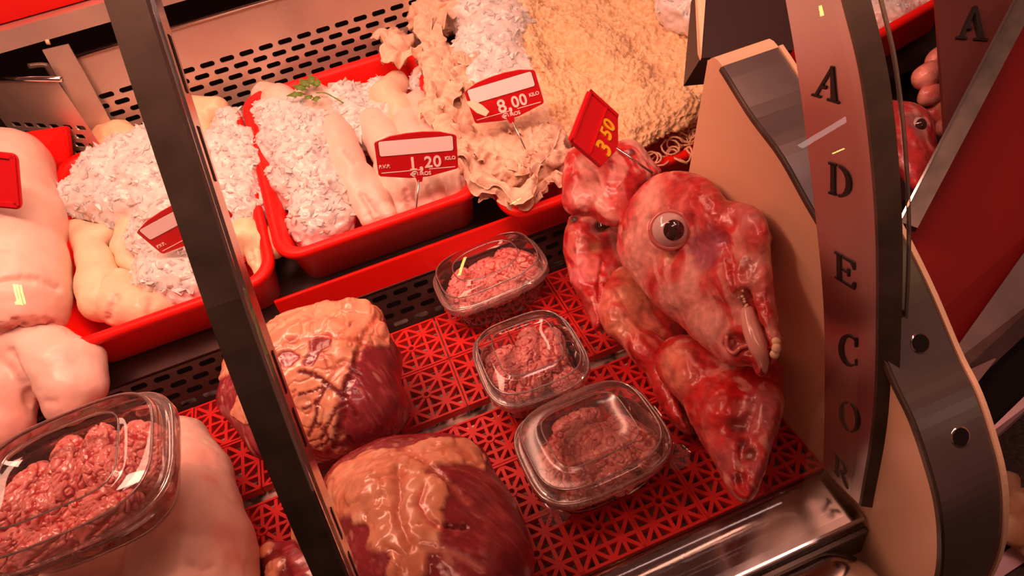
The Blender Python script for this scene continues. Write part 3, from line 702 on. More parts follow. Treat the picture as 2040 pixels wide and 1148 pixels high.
# the big pork hocks at the corner
V, Q = solid(chain(pxs(10, 340, .075, 85), pxs(15, 450, .08, 95), pxs(20, 540, .08, 95), pxs(30, 600, .075, 90), pxs(40, 640, .066, 80)) + chain(pxs(-90, 400, .07, 80), pxs(-70, 640, .07, 90)), .003, .02)
N = normals(V, Q); V = V + N * (.002 * noise(V, 14, 21) + .0004 * fbm(V, 80, 2, 22))[:, None]
fc = ats(55, 672, .06); ax_ = ats(55, 672, .066) - ats(30, 560, .08); ax_ /= np.linalg.norm(ax_); t = (V - fc) @ ax_            # cut the end flat
over = t > 0; V = V - np.outer(np.where(over, t * .93, 0), ax_); V = V + np.outer(np.where(over, .0035 * fbm(V, 120, 3, 24), 0), ax_)
for line, w, dp in (([(0, 562), (40, 556), (80, 556), (118, 575)], .005, .005), ([(0, 492), (20, 494)], .004, .002)):
    d = linedist(V, line); N = normals(V, Q); V = V - N * (dp * np.exp(-(d / w) ** 2))[:, None]
c = skin_paint(V, WHITE_SKIN, PINK, .18, 23); raw = sstep(-.006, .004, t + .004 * fbm(V, 60, 2, 20))
c = mix(c, (.82, .40, .34), .5 * sstep(-.045, -.005, t)); c = mix(c, mix(np.tile((.80, .34, .29), (len(V), 1)), (.60, .12, .10), sstep(0, .6, fbm(V, 70, 3, 25))), raw)
organ('pork_hock', V, Q, c, SKIN, label='thick white pork hock with a cut pink end beside the tray of calf feet', cat='hock')
trotter('pale pork hock hanging below, with a dark cleft between its two lobes', [chain(px(60, 690, .14, 70), px(120, 730, .125, 62), px(140, 775, .11, 52), px(138, 805, .10, 44)), chain(px(170, 720, .12, 40), px(180, 770, .105, 34)), chain(px(-40, 700, .13, 80), px(-10, 790, .12, 70), px(0, 850, .10, 60))], None, (.88, .66, .56), 31,
        dents=([[(20, 700), (28, 730), (50, 768), (62, 800)], .006, .006], [[(88, 800), (112, 800)], .004, .002]), pink=((30, 850, 60), (140, 830, 45), (190, 800, 30), (5, 800, 40)), k=.012, h=.003, name='pork_hock', cat='hock')
trotter('long pale pork foot on the red grid in front of the tub with brains', [chain(px(340, 895, .062, 58), px(365, 960, .066, 76), px(375, 1040, .07, 96), px(385, 1120, .07, 112), px(395, 1240, .07, 125)), chain(px(365, 880, .055, 46), px(400, 960, .06, 54))], None, (.90, .66, .56), 32,
        dents=([[(385, 1122), (405, 1130), (420, 1128)], .004, .003],), pink=((452, 1060, 26), (470, 1110, 24), (405, 905, 28), (420, 950, 16), (350, 997, 4)), k=.02, h=.003, name='pork_shank', cat='shank')
trotter('pale pork foot lying under the tub with brains at the frame edge', [chain(px(215, 1010, .055, 60), px(190, 1100, .06, 84), px(175, 1200, .062, 100)), chain(px(60, 1060, .06, 90), px(40, 1180, .062, 110)), chain(px(-60, 1100, .06, 90), px(-60, 1200, .06, 100))], None, (.88, .64, .53), 33, k=.03, h=.0035, name='pork_shank', cat='shank')

# ================================================================== TRIPE
BEIGE = np.array((.86, .60, .36)); BUFF = np.array((.80, .55, .31))
# towel tripe: a thick sheet with pile
def towel():
    n = 260
    top = smooth_curve([np.array(a + (0.,)) for a in ((1035, -60), (1120, -70), (1250, -70), (1330, -60), (1430, -60))], n)
    bot = smooth_curve([np.array(a + (0.,)) for a in ((1088, 262), (1150, 285), (1225, 312), (1260, 312), (1330, 272), (1400, 222))], n)
    lef = smooth_curve([np.array(a + (0.,)) for a in ((1035, -60), (1018, 25), (1045, 100), (1072, 180), (1088, 262))], n)
    rig = smooth_curve([np.array(a + (0.,)) for a in ((1430, -60), (1415, 40), (1412, 130), (1400, 222))], n)
    top, bot, lef, rig = (np.array(a)[:, :2] for a in (top, bot, lef, rig))
    u = np.linspace(0, 1, n)[None, :, None]; v = np.linspace(0, 1, n)[:, None, None]
    P = (1 - v) * top[None] + v * bot[None] + (1 - u) * lef[:, None] + u * rig[:, None] - ((1 - u) * (1 - v) * top[0] + u * (1 - v) * top[-1] + (1 - u) * v * bot[0] + u * v * bot[-1])
    U, Vv = u[0, :, 0][None, :].repeat(n, 0), v[:, 0, 0][:, None].repeat(n, 1)
    edge = np.minimum(np.minimum(U * 1.0, 1 - U), np.minimum((1 - Vv) * .8, 1.0))
    off = .085 + .020 * np.sqrt(np.clip(edge / .12, 0, 1)) - .018 + .016 * np.exp(-((U - .07) / .055) ** 2) * (1 - sstep(.5, .9, Vv))
    pts = np.array([ats(a, b, o) for (a, b), o in zip(P.reshape(-1, 2), off.ravel())])
    F = np.array([(i * n + j, i * n + j + 1, (i + 1) * n + j + 1, (i + 1) * n + j) for i in range(n - 1) for j in range(n - 1)])
    F = F[:, ::-1].copy()
    N = normals(pts, F)
    if N[:, 2].mean() < 0: F = F[:, ::-1].copy(); N = -N
    fold = .010 * noise(pts, 16, 41) + .006 * noise(pts * np.array([1, .5, 1]), 40, 42)
    pts = pts + N * fold[:, None]; N = normals(pts, F)
    smoothroll = np.exp(-((U.ravel() - .05) / .06) ** 2) * (1 - sstep(.25, .5, Vv.ravel()))
    pile = 1 - .85 * smoothroll
    f1 = noise(pts, 190, 43); f2 = noise(pts, 420, 44)
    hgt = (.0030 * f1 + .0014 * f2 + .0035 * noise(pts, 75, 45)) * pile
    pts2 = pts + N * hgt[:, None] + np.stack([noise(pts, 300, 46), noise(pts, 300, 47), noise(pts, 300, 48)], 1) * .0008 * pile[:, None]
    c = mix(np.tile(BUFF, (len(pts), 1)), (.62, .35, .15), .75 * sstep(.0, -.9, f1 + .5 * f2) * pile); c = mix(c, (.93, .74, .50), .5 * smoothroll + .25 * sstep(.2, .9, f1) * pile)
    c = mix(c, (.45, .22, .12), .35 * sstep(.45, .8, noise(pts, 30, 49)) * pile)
    nb = len(pts2); bottom = pts - N * .010                               # underside, joined along the border
    ring = [j for j in range(n)] + [i * n + n - 1 for i in range(1, n)] + [(n - 1) * n + j for j in range(n - 2, -1, -1)] + [i * n for i in range(n - 2, 0, -1)]
    s = 10; idx = list(range(0, n, s)) + ([n - 1] if (n - 1) % s else [])
    FF = [tuple(f) for f in F] + [(ring[i], ring[(i + 1) % len(ring)], nb + ring[(i + 1) % len(ring)], nb + ring[i]) for i in range(len(ring))]
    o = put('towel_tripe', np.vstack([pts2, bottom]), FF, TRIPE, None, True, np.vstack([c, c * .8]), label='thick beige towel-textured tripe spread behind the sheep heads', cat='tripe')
towel()
# ruffled tripe: lumpy body with frilled leaves folded over it
rb = sb((800, 95, .058, 30), (850, 40, .065, 36), (885, 20, .07, 40), (870, 120, .06, 40), (880, 180, .06, 36), (885, 235, .056, 36), (915, 290, .054, 40), (950, 320, .052, 40), (985, 345, .050, 42), (1020, 350, .048, 42), (1060, 330, .05, 44), (1090, 300, .052, 44), (1070, 270, .056, 44), (1030, 300, .052, 44), (1100, 320, .046, 36), (960, 235, .036, 50), (1030, 215, .04, 50), (1080, 240, .044, 50), (940, 200, .04, 46), (1000, 265, .034, 55),
        (920, 150, .058, 40), (1000, 310, .04, 50), (780, 75, .05, 18))
V, Q = solid(rb, .0032, .018); N = normals(V, Q)
wv = V + .02 * np.stack([noise(V, 30, 51), noise(V, 30, 52), noise(V, 30, 53)], 1)
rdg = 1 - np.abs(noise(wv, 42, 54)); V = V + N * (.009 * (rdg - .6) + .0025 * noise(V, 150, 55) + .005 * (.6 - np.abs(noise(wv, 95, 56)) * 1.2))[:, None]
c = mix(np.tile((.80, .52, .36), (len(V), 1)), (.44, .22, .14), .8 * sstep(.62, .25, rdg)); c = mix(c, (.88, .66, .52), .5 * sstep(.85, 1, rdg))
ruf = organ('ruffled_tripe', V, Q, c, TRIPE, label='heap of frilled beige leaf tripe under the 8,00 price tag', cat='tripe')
def ribbon(path, width, offs, ruffle, seed, name='leaf', freq=9., dirn=None):
    """a frilled leaf: a strip along a pixel path on the heap, its free edge waving"""
    n, w = 90, 12; P = np.array(smooth_curve([ats(*p, o) for p, o in zip(path, offs)], n)); V = []
    rg = np.random.default_rng(seed); ph = rg.uniform(0, 6)
    for i in range(n):
        t = P[min(i + 1, n - 1)] - P[max(i - 1, 0)]; t /= np.linalg.norm(t); s = np.cross(t, UPN); s /= np.linalg.norm(s)
        if dirn: s = s * dirn
        wi = width * (.75 + .35 * math.sin(i * .21 + ph))
        for j in range(w):
            a = j / (w - 1); wave = math.sin(i * 2 * math.pi * freq / n + ph + a * 1.2) + .5 * math.sin(i * 2 * math.pi * freq * 1.9 / n + 2 * ph)
            V.append(P[i] + s * wi * a + UPN * (ruffle * a * wave + .008 * math.sin(a * math.pi)) + t * ruffle * .5 * a * math.cos(i * .8 + ph))
    V = np.array(V); F = np.array([(i * w + j, i * w + j + 1, (i + 1) * w + j + 1, (i + 1) * w + j) for i in range(n - 1) for j in range(w - 1)])
    V = V + .0012 * np.stack([noise(V, 160, seed), noise(V, 160, seed + 1), noise(V, 160, seed + 2)], 1); N = normals(V, F)
    k = len(V); B = V - N * .0014; ring = [i * w for i in range(n)] + [(n - 1) * w + j for j in range(1, w)] + [i * w + w - 1 for i in range(n - 2, -1, -1)] + [j for j in range(w - 2, 0, -1)]
    FF = [tuple(f) for f in F] + [tuple(k + q for q in f[::-1]) for f in F] + [(ring[i], k + ring[i], k + ring[(i + 1) % len(ring)], ring[(i + 1) % len(ring)]) for i in range(len(ring))]
    A = np.vstack([V, B]); col = mix(np.tile((.84, .57, .41), (len(A), 1)), (.66, .38, .25), .5 * sstep(.1, .8, fbm(A, 60, 2, seed)))
    put(name, A, FF, TRIPE, ruf, True, col)
ribbon([(775, 60), (790, 100), (830, 95), (860, 60), (880, 10)], .035, (.075, .08, .085, .09, .09), .008, 61)
ribbon([(870, 0), (860, 60), (880, 120), (868, 180), (880, 240)], .030, (.09, .085, .085, .085, .08), .007, 62)
ribbon([(900, 140), (880, 190), (862, 240), (880, 290), (920, 320)], .030, (.085, .08, .08, .075, .07), .009, 63, dirn=-1)
ribbon([(905, 250), (940, 310), (980, 350), (1030, 375), (1060, 350)], .026, (.085, .08, .075, .07, .075), .004, 64, freq=5)
ribbon([(890, 260), (930, 330), (985, 375), (1040, 390), (1080, 360)], .022, (.07, .066, .06, .055, .06), .005, 65, freq=6)
ribbon([(1120, 250), (1100, 300), (1060, 340), (1030, 350), (990, 330)], .028, (.085, .08, .075, .075, .075), .007, 66)
ribbon([(1000, 270), (1040, 255), (1085, 250), (1105, 280), (1085, 315)], .026, (.08, .082, .085, .08, .075), .008, 67)
ribbon([(920, 290), (970, 300), (1010, 320), (1050, 310), (1085, 330)], .024, (.085, .082, .08, .078, .072), .007, 68)
ribbon([(960, 110), (930, 130), (905, 125), (910, 165), (945, 165)], .018, (.085, .088, .09, .09, .085), .006, 69)
ribbon([(975, 370), (1010, 385), (1040, 380), (1075, 365), (1100, 340)], .030, (.050, .045, .04, .045, .05), .006, 70, freq=7)
# lacy honeycomb tripe under the towel tripe
vf = []
rg = np.random.default_rng(5)
for i in range(46):
    a, b = rg.uniform(1290, 1400), rg.uniform(232, 322)
    if b < 330 - (a - 1270) * .72 and a < 1340: continue
    cc = ats(a, b, .045 + rg.uniform(-.008, .008)); r = rg.uniform(.008, .014); n1 = rg.normal(size=3) * .5 + UPN; n1 /= np.linalg.norm(n1)
    e1 = np.cross(n1, (1, 0, .1)); e1 /= np.linalg.norm(e1); e2 = np.cross(n1, e1)
    pts = [cc + r * (math.cos(w) * e1 * rg.uniform(.85, 1.1) + math.sin(w) * e2) for w in np.linspace(0, 2 * math.pi, 13)]
    vf.append(tube_vf(pts, .0016, 5, False))
V, F = join(*vf); put('honeycomb_tripe', V, F, TRIPE, None, True, np.tile((.80, .50, .32), (len(V), 1)), label='lacy honeycomb tripe peeping out below the towel tripe', cat='tripe')

# ================================================================== PARSLEY
def leaf_vf(c, d, nrm, L, w):
    d = d / np.linalg.norm(d); s = np.cross(nrm, d); s /= np.linalg.norm(s); nr = np.cross(d, s)
    out = [(0, 0), (.25, .45), (.18, .62), (.45, .6), (.55, .9), (.7, .5), (1, 0), (.7, -.5), (.55, -.9), (.45, -.6), (.18, -.62), (.25, -.45)]
    V = [c + d * L * x + s * w * y + nr * (.25 * L * x * (1 - x) - .12 * w * abs(y)) for x, y in out] + [c + d * L * .45 + nr * .09 * L]
    V2 = [v - nr * .0006 for v in V]; n = len(out); F = [(i, (i + 1) % n, n) for i in range(n)] + [((i + 1) % n + n + 1, i + n + 1, 2 * n + 1) for i in range(n)] + [(i, i + n + 1, (i + 1) % n + n + 1, (i + 1) % n) for i in range(n)]
    return V + V2, F
hub = ats(630, 185, .078)
sprig = put('parsley_sprig', *tube_vf(smooth_curve([hub, ats(650, 186, .076), ats(684, 205, .072)], 8), .0011, 7), GREEN, label='small green parsley sprig on the ice of the trotter tray', cat='herb')
for a, b in ((618, 152), (632, 160), (588, 172), (578, 190), (610, 196), (630, 200), (600, 160)):
    tip = ats(a, b, .084); put('leaf', *leaf_vf(hub * .6 + tip * .4, tip - hub, UPN, np.linalg.norm(tip - hub) * .75, .009), GREEN, sprig)

# ================================================================== PRICE TAGS
def text_mesh(s, size, ext, spacing=1., bold=0.):
    cu = bpy.data.curves.new('lettering', 'FONT'); cu.body = s; cu.size = size; cu.extrude = ext; cu.offset = bold; cu.space_character = spacing
    cu.align_x = 'CENTER'; cu.resolution_u = 4
    o = bpy.data.objects.new('lettering', cu); COL.objects.link(o); dg = bpy.context.evaluated_depsgraph_get()
    me = bpy.data.meshes.new_from_object(o.evaluated_get(dg)); bpy.data.objects.remove(o); bpy.data.curves.remove(cu)
    return me
def tag_frame(px0, U, Vv, dep):
    """px0: pixel of the centre, U / Vv: full width and height as (dpx, dpy, dz in pixels)"""
    s = dep / FPX; O = atd(px0[0], px0[1], dep)
    R = lambda t: (ROT @ np.array(t, float)) * s
    u, v = R(U), R(Vv); w, h = np.linalg.norm(u), np.linalg.norm(v); u /= w; n = np.cross(u, v); n /= np.linalg.norm(n)
    if n @ (CAM - O) < 0: n = -n
    v2 = np.cross(u, n); v2 *= np.sign(v2 @ v); return O, u, v2, n, w, h
def text_on(name, s, fr, cx, cy, size, mat, parent, spacing=1., bold=0., ext=.0004, lift=.0020, slant=0, sx=1.):
    """cx, cy in tag units from the centre, -.5 .. .5, y down"""
    O, u, v, n, w, h = fr; me = text_mesh(s, size * h, ext, spacing, bold * h)
    co = np.array([q.co for q in me.vertices]); c = (co.max(0) + co.min(0)) / 2; c[1] = size * h * .34
    c[0] = (co[:, 0].max() + co[:, 0].min()) / 2
    P = O + u * (cx * w) + v * (cy * h) + n * lift + (co[:, :1] - c[0]) * sx * u - (co[:, 1:2] - c[1]) * (v + slant * u) + co[:, 2:3] * n
    F = [tuple(p.vertices) for p in me.polygons]; return fix_normals(put(name, P, F, mat, parent, False))
def plate(name, poly, fr, z0, z1, mat, parent=None, bev=0, **k):
    O, u, v, n, w, h = fr; kk = len(poly); V = [O + u * x * w + v * y * h + n * z for z in (z0, z1) for x, y in poly]
    F = [tuple(range(kk, 2 * kk)), tuple(range(kk - 1, -1, -1))] + [(i, (i + 1) % kk, kk + (i + 1) % kk, kk + i) for i in range(kk)]
    o = fix_normals(put(name, V, F, mat, parent, False, **k))
    if bev: bevelled(o.data, bev)
    return o
def rpoly(x0, y0, x1, y1, r, ry, n=5):
    out = []
    for cx, cy, a in ((x1 - r, y0 + ry, -90), (x1 - r, y1 - ry, 0), (x0 + r, y1 - ry, 90), (x0 + r, y0 + ry, 180)):
        out += [(cx + r * math.cos(math.radians(a + 90 * i / n)), cy + ry * math.sin(math.radians(a + 90 * i / n))) for i in range(n + 1)]
    return out
def price_tag(px0, U, Vv, dep, big, small, label, spike=None, pvp=True, comma=True, kilo='KILO'):
    fr = tag_frame(px0, U, Vv, dep)
    out = [(-.48, -.36), (-.30, -.46), (-.1, -.495), (.1, -.5), (.30, -.47), (.48, -.38), (.5, -.34), (.5, .34), (.48, .38), (.12, .5), (-.12, .5), (-.48, .40), (-.5, .35), (-.5, -.33)]
    t = plate('price_tag', out, fr, -.0012, .0016, RED_TAG, None, .0006, label=label, cat='price tag')
    plate('rim_line', rpoly(-.465, -.385, .465, -.03, .03, .05), fr, .0014, .0019, RED_PANEL, t)
    plate('white_panel', rpoly(-.45, -.37, .45, -.05, .025, .045), fr, .0016, .0023, WHITE_TAG, t)
    text_on('digit', big, fr, -.065, .175, .41, WHITE_TEXT, t, bold=.007)
    if big == '1': plate('digit_foot', [(-.105, .290), (-.018, .290), (-.018, .314), (-.105, .314)], fr, .0016, .0026, WHITE_TEXT, t)
    text_on('digit', ',', fr, .038, .16, .46, WHITE_TEXT, t, bold=.007)
    text_on('digit', small, fr, .185, .165, .35, WHITE_TEXT, t, bold=.007, spacing=1.06)
    text_on('kilo_lettering', kilo, fr, .405, .115, .105, WHITE_TEXT, t, bold=.002)
    if pvp: text_on('small_lettering', 'P.V.P.', fr, -.41, .18, .105, WHITE_TEXT, t, bold=.002, slant=-.15)
    plate('rule_line', [(-.46, .318), (.03, .318), (.03, .333), (-.46, .333)], fr, .0016, .0020, WHITE_TEXT, t)
    plate('rule_line', [(.13, .318), (.46, .318), (.46, .333), (.13, .333)], fr, .0016, .0020, WHITE_TEXT, t)
    text_on('euro_sign', '\u20ac', fr, -.065, .415, .17, WHITE_TEXT, t, bold=.002, sx=1.4)
    text_on('euro_lettering', 'UROS', fr, .065, .415, .115, WHITE_TEXT, t, bold=.002)
    O, u, v, n, w, h = fr; b = O + v * h * .49
    plate('socket', [(-.055, .44), (.055, .44), (.03, .60), (-.03, .60)], fr, -.0035, .0025, RED_TAG, t)
    if spike is not None:
        put('spike', *tube_vf([b, b + (spike - b) * .93, spike], [.0012, .0012, .0002], 8), STEEL, t)
    return t
price_tag((831, 309), (158, -19, 25), (0, 78, 55), .885, '1', '20', 'red price tag reading 1,20 standing in the tray of trotters', atd(829, 418, .915))
price_tag((1004, 193), (140, -29, -40), (28, 74, 42), .905, '8', '00', 'red price tag reading 8,00 standing in the ruffled tripe', atd(1048, 300, .93), pvp=False)
price_tag((368, 445), (165, -73, -40), (37, 56, 58), .865, '6', '50', 'red price tag in the tray of calf feet, crossed by the slanting post', atd(395, 520, .895))
# flap of tripe folded over the edge of the 8,00 tag
fp = [atd(p_, q_, .893) for p_, q_ in ((928, 202), (945, 200), (962, 210), (975, 222), (968, 232), (950, 225), (935, 212))]
slab('flap', fp, .003, pmat('tripe_flap', (.88, .62, .44), .6), ruf, .0008)
# the turned tag with yellow digits
fr = tag_frame((1190, 262), (46, -118, 70), (80, 62, 40), .765)
o_ = [(-.5, -.42), (-.46, -.5), (.46, -.5), (.5, -.42), (.5, .30), (.08, .5), (-.08, .5), (-.5, .30)]
yt = plate('price_tag', o_, fr, -.0015, .0015, RED_TAG, None, .0008, label='red price tag with yellow digits 3 50 stuck in the topmost sheep head', cat='price tag')
for a, b, c_, d in ((-.5, -.47, .5, -.42), (-.5, -.02, .5, .0), (-.5, -.47, -.45, .28), (.45, -.47, .5, .28)): plate('raised_rim', [(a, b), (c_, b), (c_, d), (a, d)], fr, .0015, .0042, RED_TAG, yt)
text_on('digit', '3', fr, -.19, .22, .50, YELLOW_TEXT, yt, bold=.008, ext=.0012)
text_on('digit', '50', fr, .14, .16, .40, YELLOW_TEXT, yt, bold=.008, ext=.0012, spacing=1.12)
O, u, v, n, w, h = fr; b = O + v * h * .45
put('spike', *tube_vf([b, atd(1300, 345, .785)], .0013, 8), STEEL, yt)
# blank tag at the frame edge
fr = tag_frame((-8, 358), (90, 8, 10), (-10, 108, 30), .85)
bt = plate('price_tag', rpoly(-.5, -.5, .5, .5, .14, .12), fr, -.0015, .0012, RED_TAG, None, .0006, label='blank red tag leaning on the thick pork hock', cat='price tag')
for a, b, c_, d in ((-.5, -.48, .44, -.40), (.36, -.44, .46, .42), (-.5, .38, .42, .46)): plate('raised_rim', [(a, b), (c_, b), (c_, d), (a, d)], fr, .0012, .0042, RED_TAG, bt)
put('spike', *tube_vf([atd(-8, 412, .858), atd(0, 470, .88)], .0013, 8), STEEL, bt)
# red cutting board behind the hock
q = [ats(-40, 276, .10), ats(132, 250, .10), ats(140, 315, .05), ats(128, 330, .045), ats(-40, 420, .02)]
slab('cutting_board', q, .012, RED_TRAY, None, .004, label='red plastic board standing behind the thick pork hock', cat='board')

# ================================================================== BRAINS AND THEIR TUBS
def brain():
    R = np.eye(3); pr_ = []
    for s in (-1, 1):
        pr_ += [('e', np.array([.004, s * .0155, .0]), (.036, .0175, .0185), R), ('e', np.array([-.012, s * .018, -.002]), (.022, .017, .016), R)]
    pr_.append(('e', np.array([-.040, 0, -.003]), (.012, .014, .011), R))
    V, Q = solid(pr_, .0011, .003); N = normals(V, Q)
    wv = V + .006 * np.stack([noise(V, 70, 71), noise(V, 70, 72), noise(V, 70, 73)], 1)
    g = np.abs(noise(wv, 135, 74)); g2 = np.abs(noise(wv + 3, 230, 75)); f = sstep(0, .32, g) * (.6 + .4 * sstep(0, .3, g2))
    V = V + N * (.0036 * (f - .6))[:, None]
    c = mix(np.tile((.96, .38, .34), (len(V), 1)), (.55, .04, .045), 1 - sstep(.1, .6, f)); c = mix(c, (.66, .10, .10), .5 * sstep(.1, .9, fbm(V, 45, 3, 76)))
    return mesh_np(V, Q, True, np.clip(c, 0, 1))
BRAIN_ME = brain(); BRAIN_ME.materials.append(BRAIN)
def put_brain(c, rz, s, label, group, tilt=(0, 0)):
    o = bpy.data.objects.new('sheep_brain', BRAIN_ME); COL.objects.link(o); o.location = c; o.rotation_euler = (tilt[0], tilt[1], rz); o.scale = (s, s, s * .9)
    o['label'] = label; o['category'] = 'brain'; o['group'] = group; return o
def tub(c, ex, ey, hx, hy, label, dome=.018, hbase=.042, panel='oval', fog=False, lidmat=None, group='clear tubs of brains'):
    """clear deli tub; c is the centre of the rim plane, ex / ey unit axes, hx / hy half sizes"""
    ex, ey = np.asarray(ex, float), np.asarray(ey, float); ex /= np.linalg.norm(ex); ey = ey - ex * (ex @ ey); ey /= np.linalg.norm(ey); up = np.cross(ex, ey)
    c = np.asarray(c, float); base = c - up * hbase
    root = link('deli_tub', None, None, None, base, label=label, cat='tub', group=group)
    def R(s, h, n=3.4): return [c + ex * x * hx * (1 if s > 0 else 1) + ey * y * hy + up * h for x, y in rr(s, n, 88)]
    V, F = loft([R(.70, -hbase), R(.78, -hbase + .0015), R(.82, -hbase + .008), R(.895, -.012), R(.905, -.006), R(.955, -.004), R(.962, -.001), R(1.0, -.001), R(1.006, -.006)]); n = 88
    F.append(tuple(range(n))[::-1]); put('base', V, F, CLEAR, root)
    V, F = loft([R(1.012, -.007), R(1.014, .002), R(1.005, .0042), R(.975, .0045), R(.962, .0015), R(.935, .001), R(.925, .004), R(.915, dome * .6), R(.90, dome * .85), R(.87, dome)])
    put('lid_rim', V, F, CLEAR_EDGE, root)
    pn = 2.6 if panel == 'oval' else 4.5
    rings = [R(.87, dome), R(.80, dome + .0016), R(.70, dome + .0026, 3.0), R(.62, dome + .0028, pn), R(.600, dome + .0052, pn), R(.580, dome + .0052, pn), R(.565, dome + .0030, pn), R(.3, dome + .0036, 2.4), R(.02, dome + .0038, 2)]
    V, F = loft(rings); F.append(tuple(range(len(V) - n, len(V)))); ld = put('lid', V, F, lidmat or CLEAR, root)
    def ridge(s_, h_, n_, r_): P = R(s_, h_, n_); put('ridge', *tube_vf(P + P[:1], r_, 6, False), CLEAR_EDGE, ld)
    ridge(.585, dome + .0052, pn, .0009); ridge(.885, dome - .001, 3.4, .0010)
    return root, c, ex, ey, up
def tab(root, c, ex, ey, up, sx, sy, hx, hy, w=.016):
    d = ex * sx * hx + ey * sy * hy; p = c + d * .83; dn = d / np.linalg.norm(d); s = np.cross(up, dn)
    V = [p + s * a * w + dn * b * .02 + up * (z - .003) for z in (0, .001) for a, b in ((-1, 0), (-.95, .5), (-.5, .95), (.5, .95), (.95, .5), (1, 0))]
    F = [(0, 1, 2, 3, 4, 5), (11, 10, 9, 8, 7, 6)] + [(i, i + 6, (i + 1) % 6 + 6, (i + 1) % 6) for i in range(6)]
    o = fix_normals(put('corner_tab', V, F, CLEAR, root, False)); vf = []
    for i in range(5):
        for j in range(4):
            q = p + s * (i - 2) * .0042 + dn * (.004 + j * .0038) + up * -.0018; r = .0011
            vf.append(([q + s * r, q + dn * r, q - s * r, q - dn * r, q + up * r * .8], [(0, 1, 4), (1, 2, 4), (2, 3, 4), (3, 0, 4)]))
    V, F = join(*vf); put('tab_stipple', V, F, CLEAR_EDGE, o, False)
FOG = clear_mat('fogged_lid', (.97, .92, .90), .24, 1.5, 3.3, fog=.08, fogcol=(.85, .40, .36))
def axes(L, R_, T, B, z):
    l, r, t, b = (atz(*p_, z) for p_ in (L, R_, T, B)); return (l + r + t + b) / 4
a3 = axes((1015, 910), (1345, 850), (1190, 760), (1130, 1030), .052)
T3 = tub(a3 + np.array([.004, 0, 0]), (1, .03, .0), (0, 1, 0), .079, .0645, 'clear deli tub with fogged lid standing nearest the front ledge', .018, .046, 'hex', lidmat=FOG)
tab(*T3, 1, -1, .079, .0645); tab(*T3, -1, -1, .079, .0645); tab(*T3, 1, .1, .079 * .98, .02)
a2 = axes((922, 700), (1200, 720), (1080, 617), (1030, 850), .052)
T2 = tub(a2 + np.array([0, .003, 0]), (1, -.02, 0), (0, 1, 0), .066, .070, 'middle clear tub holding two grooved brains under a shiny lid', .016, .046, 'hex')
a0 = axes((848, 555), (1130, 540), (1010, 472), (920, 640), .055)
T0 = tub(a0 + np.array([0, 0, .004]), (1, .02, .06), (0, 1, -.05), .081, .062, 'clear deli tub farthest back, in front of the slotted riser', .020, .048)
a1 = atz(160, 952, .205)
T1 = tub(a1 + np.array([-.004, 0, 0]), (1, .0, .04), (0.02, 1, .12), .093, .074, 'clear deli tub resting on the pale pork shanks', .020, .046, 'hex')
def fill(T, spots, group, s=.80, z=-.016):
    r, c, ex, ey, up = T; rz0 = math.atan2(ex[1], ex[0])
    for x, y, rz, sc_, zz, label in spots: put_brain(c + ex * x + ey * y + up * (z + zz), rz0 + rz, sc_ * s, label, group, (RNG.uniform(-.25, .25), RNG.uniform(-.2, .2)))
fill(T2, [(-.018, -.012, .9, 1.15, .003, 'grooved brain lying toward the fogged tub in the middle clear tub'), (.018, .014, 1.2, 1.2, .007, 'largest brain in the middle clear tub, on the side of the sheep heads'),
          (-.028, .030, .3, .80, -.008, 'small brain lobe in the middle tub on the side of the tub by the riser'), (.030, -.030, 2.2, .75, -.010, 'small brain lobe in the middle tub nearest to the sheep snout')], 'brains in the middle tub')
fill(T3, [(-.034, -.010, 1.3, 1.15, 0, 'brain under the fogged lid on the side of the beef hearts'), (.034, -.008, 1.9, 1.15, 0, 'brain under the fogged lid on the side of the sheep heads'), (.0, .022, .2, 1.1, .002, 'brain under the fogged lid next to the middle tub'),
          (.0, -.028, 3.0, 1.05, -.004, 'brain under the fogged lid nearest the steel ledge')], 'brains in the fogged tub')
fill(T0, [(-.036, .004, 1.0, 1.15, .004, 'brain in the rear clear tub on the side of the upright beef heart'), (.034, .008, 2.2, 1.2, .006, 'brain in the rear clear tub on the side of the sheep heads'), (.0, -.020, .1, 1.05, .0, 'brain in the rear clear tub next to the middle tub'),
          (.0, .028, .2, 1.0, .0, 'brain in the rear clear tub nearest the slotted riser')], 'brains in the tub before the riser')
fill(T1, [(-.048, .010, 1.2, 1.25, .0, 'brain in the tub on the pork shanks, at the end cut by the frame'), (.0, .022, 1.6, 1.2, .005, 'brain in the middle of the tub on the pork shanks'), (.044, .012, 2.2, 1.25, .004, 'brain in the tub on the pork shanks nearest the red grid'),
          (.018, -.034, .2, 1.2, .0, 'brain along the front wall of the tub on the pork shanks'), (-.040, -.036, .3, 1.1, -.003, 'brain in the front corner of the tub on the pork shanks')], 'brains in the tub on the pork shanks')

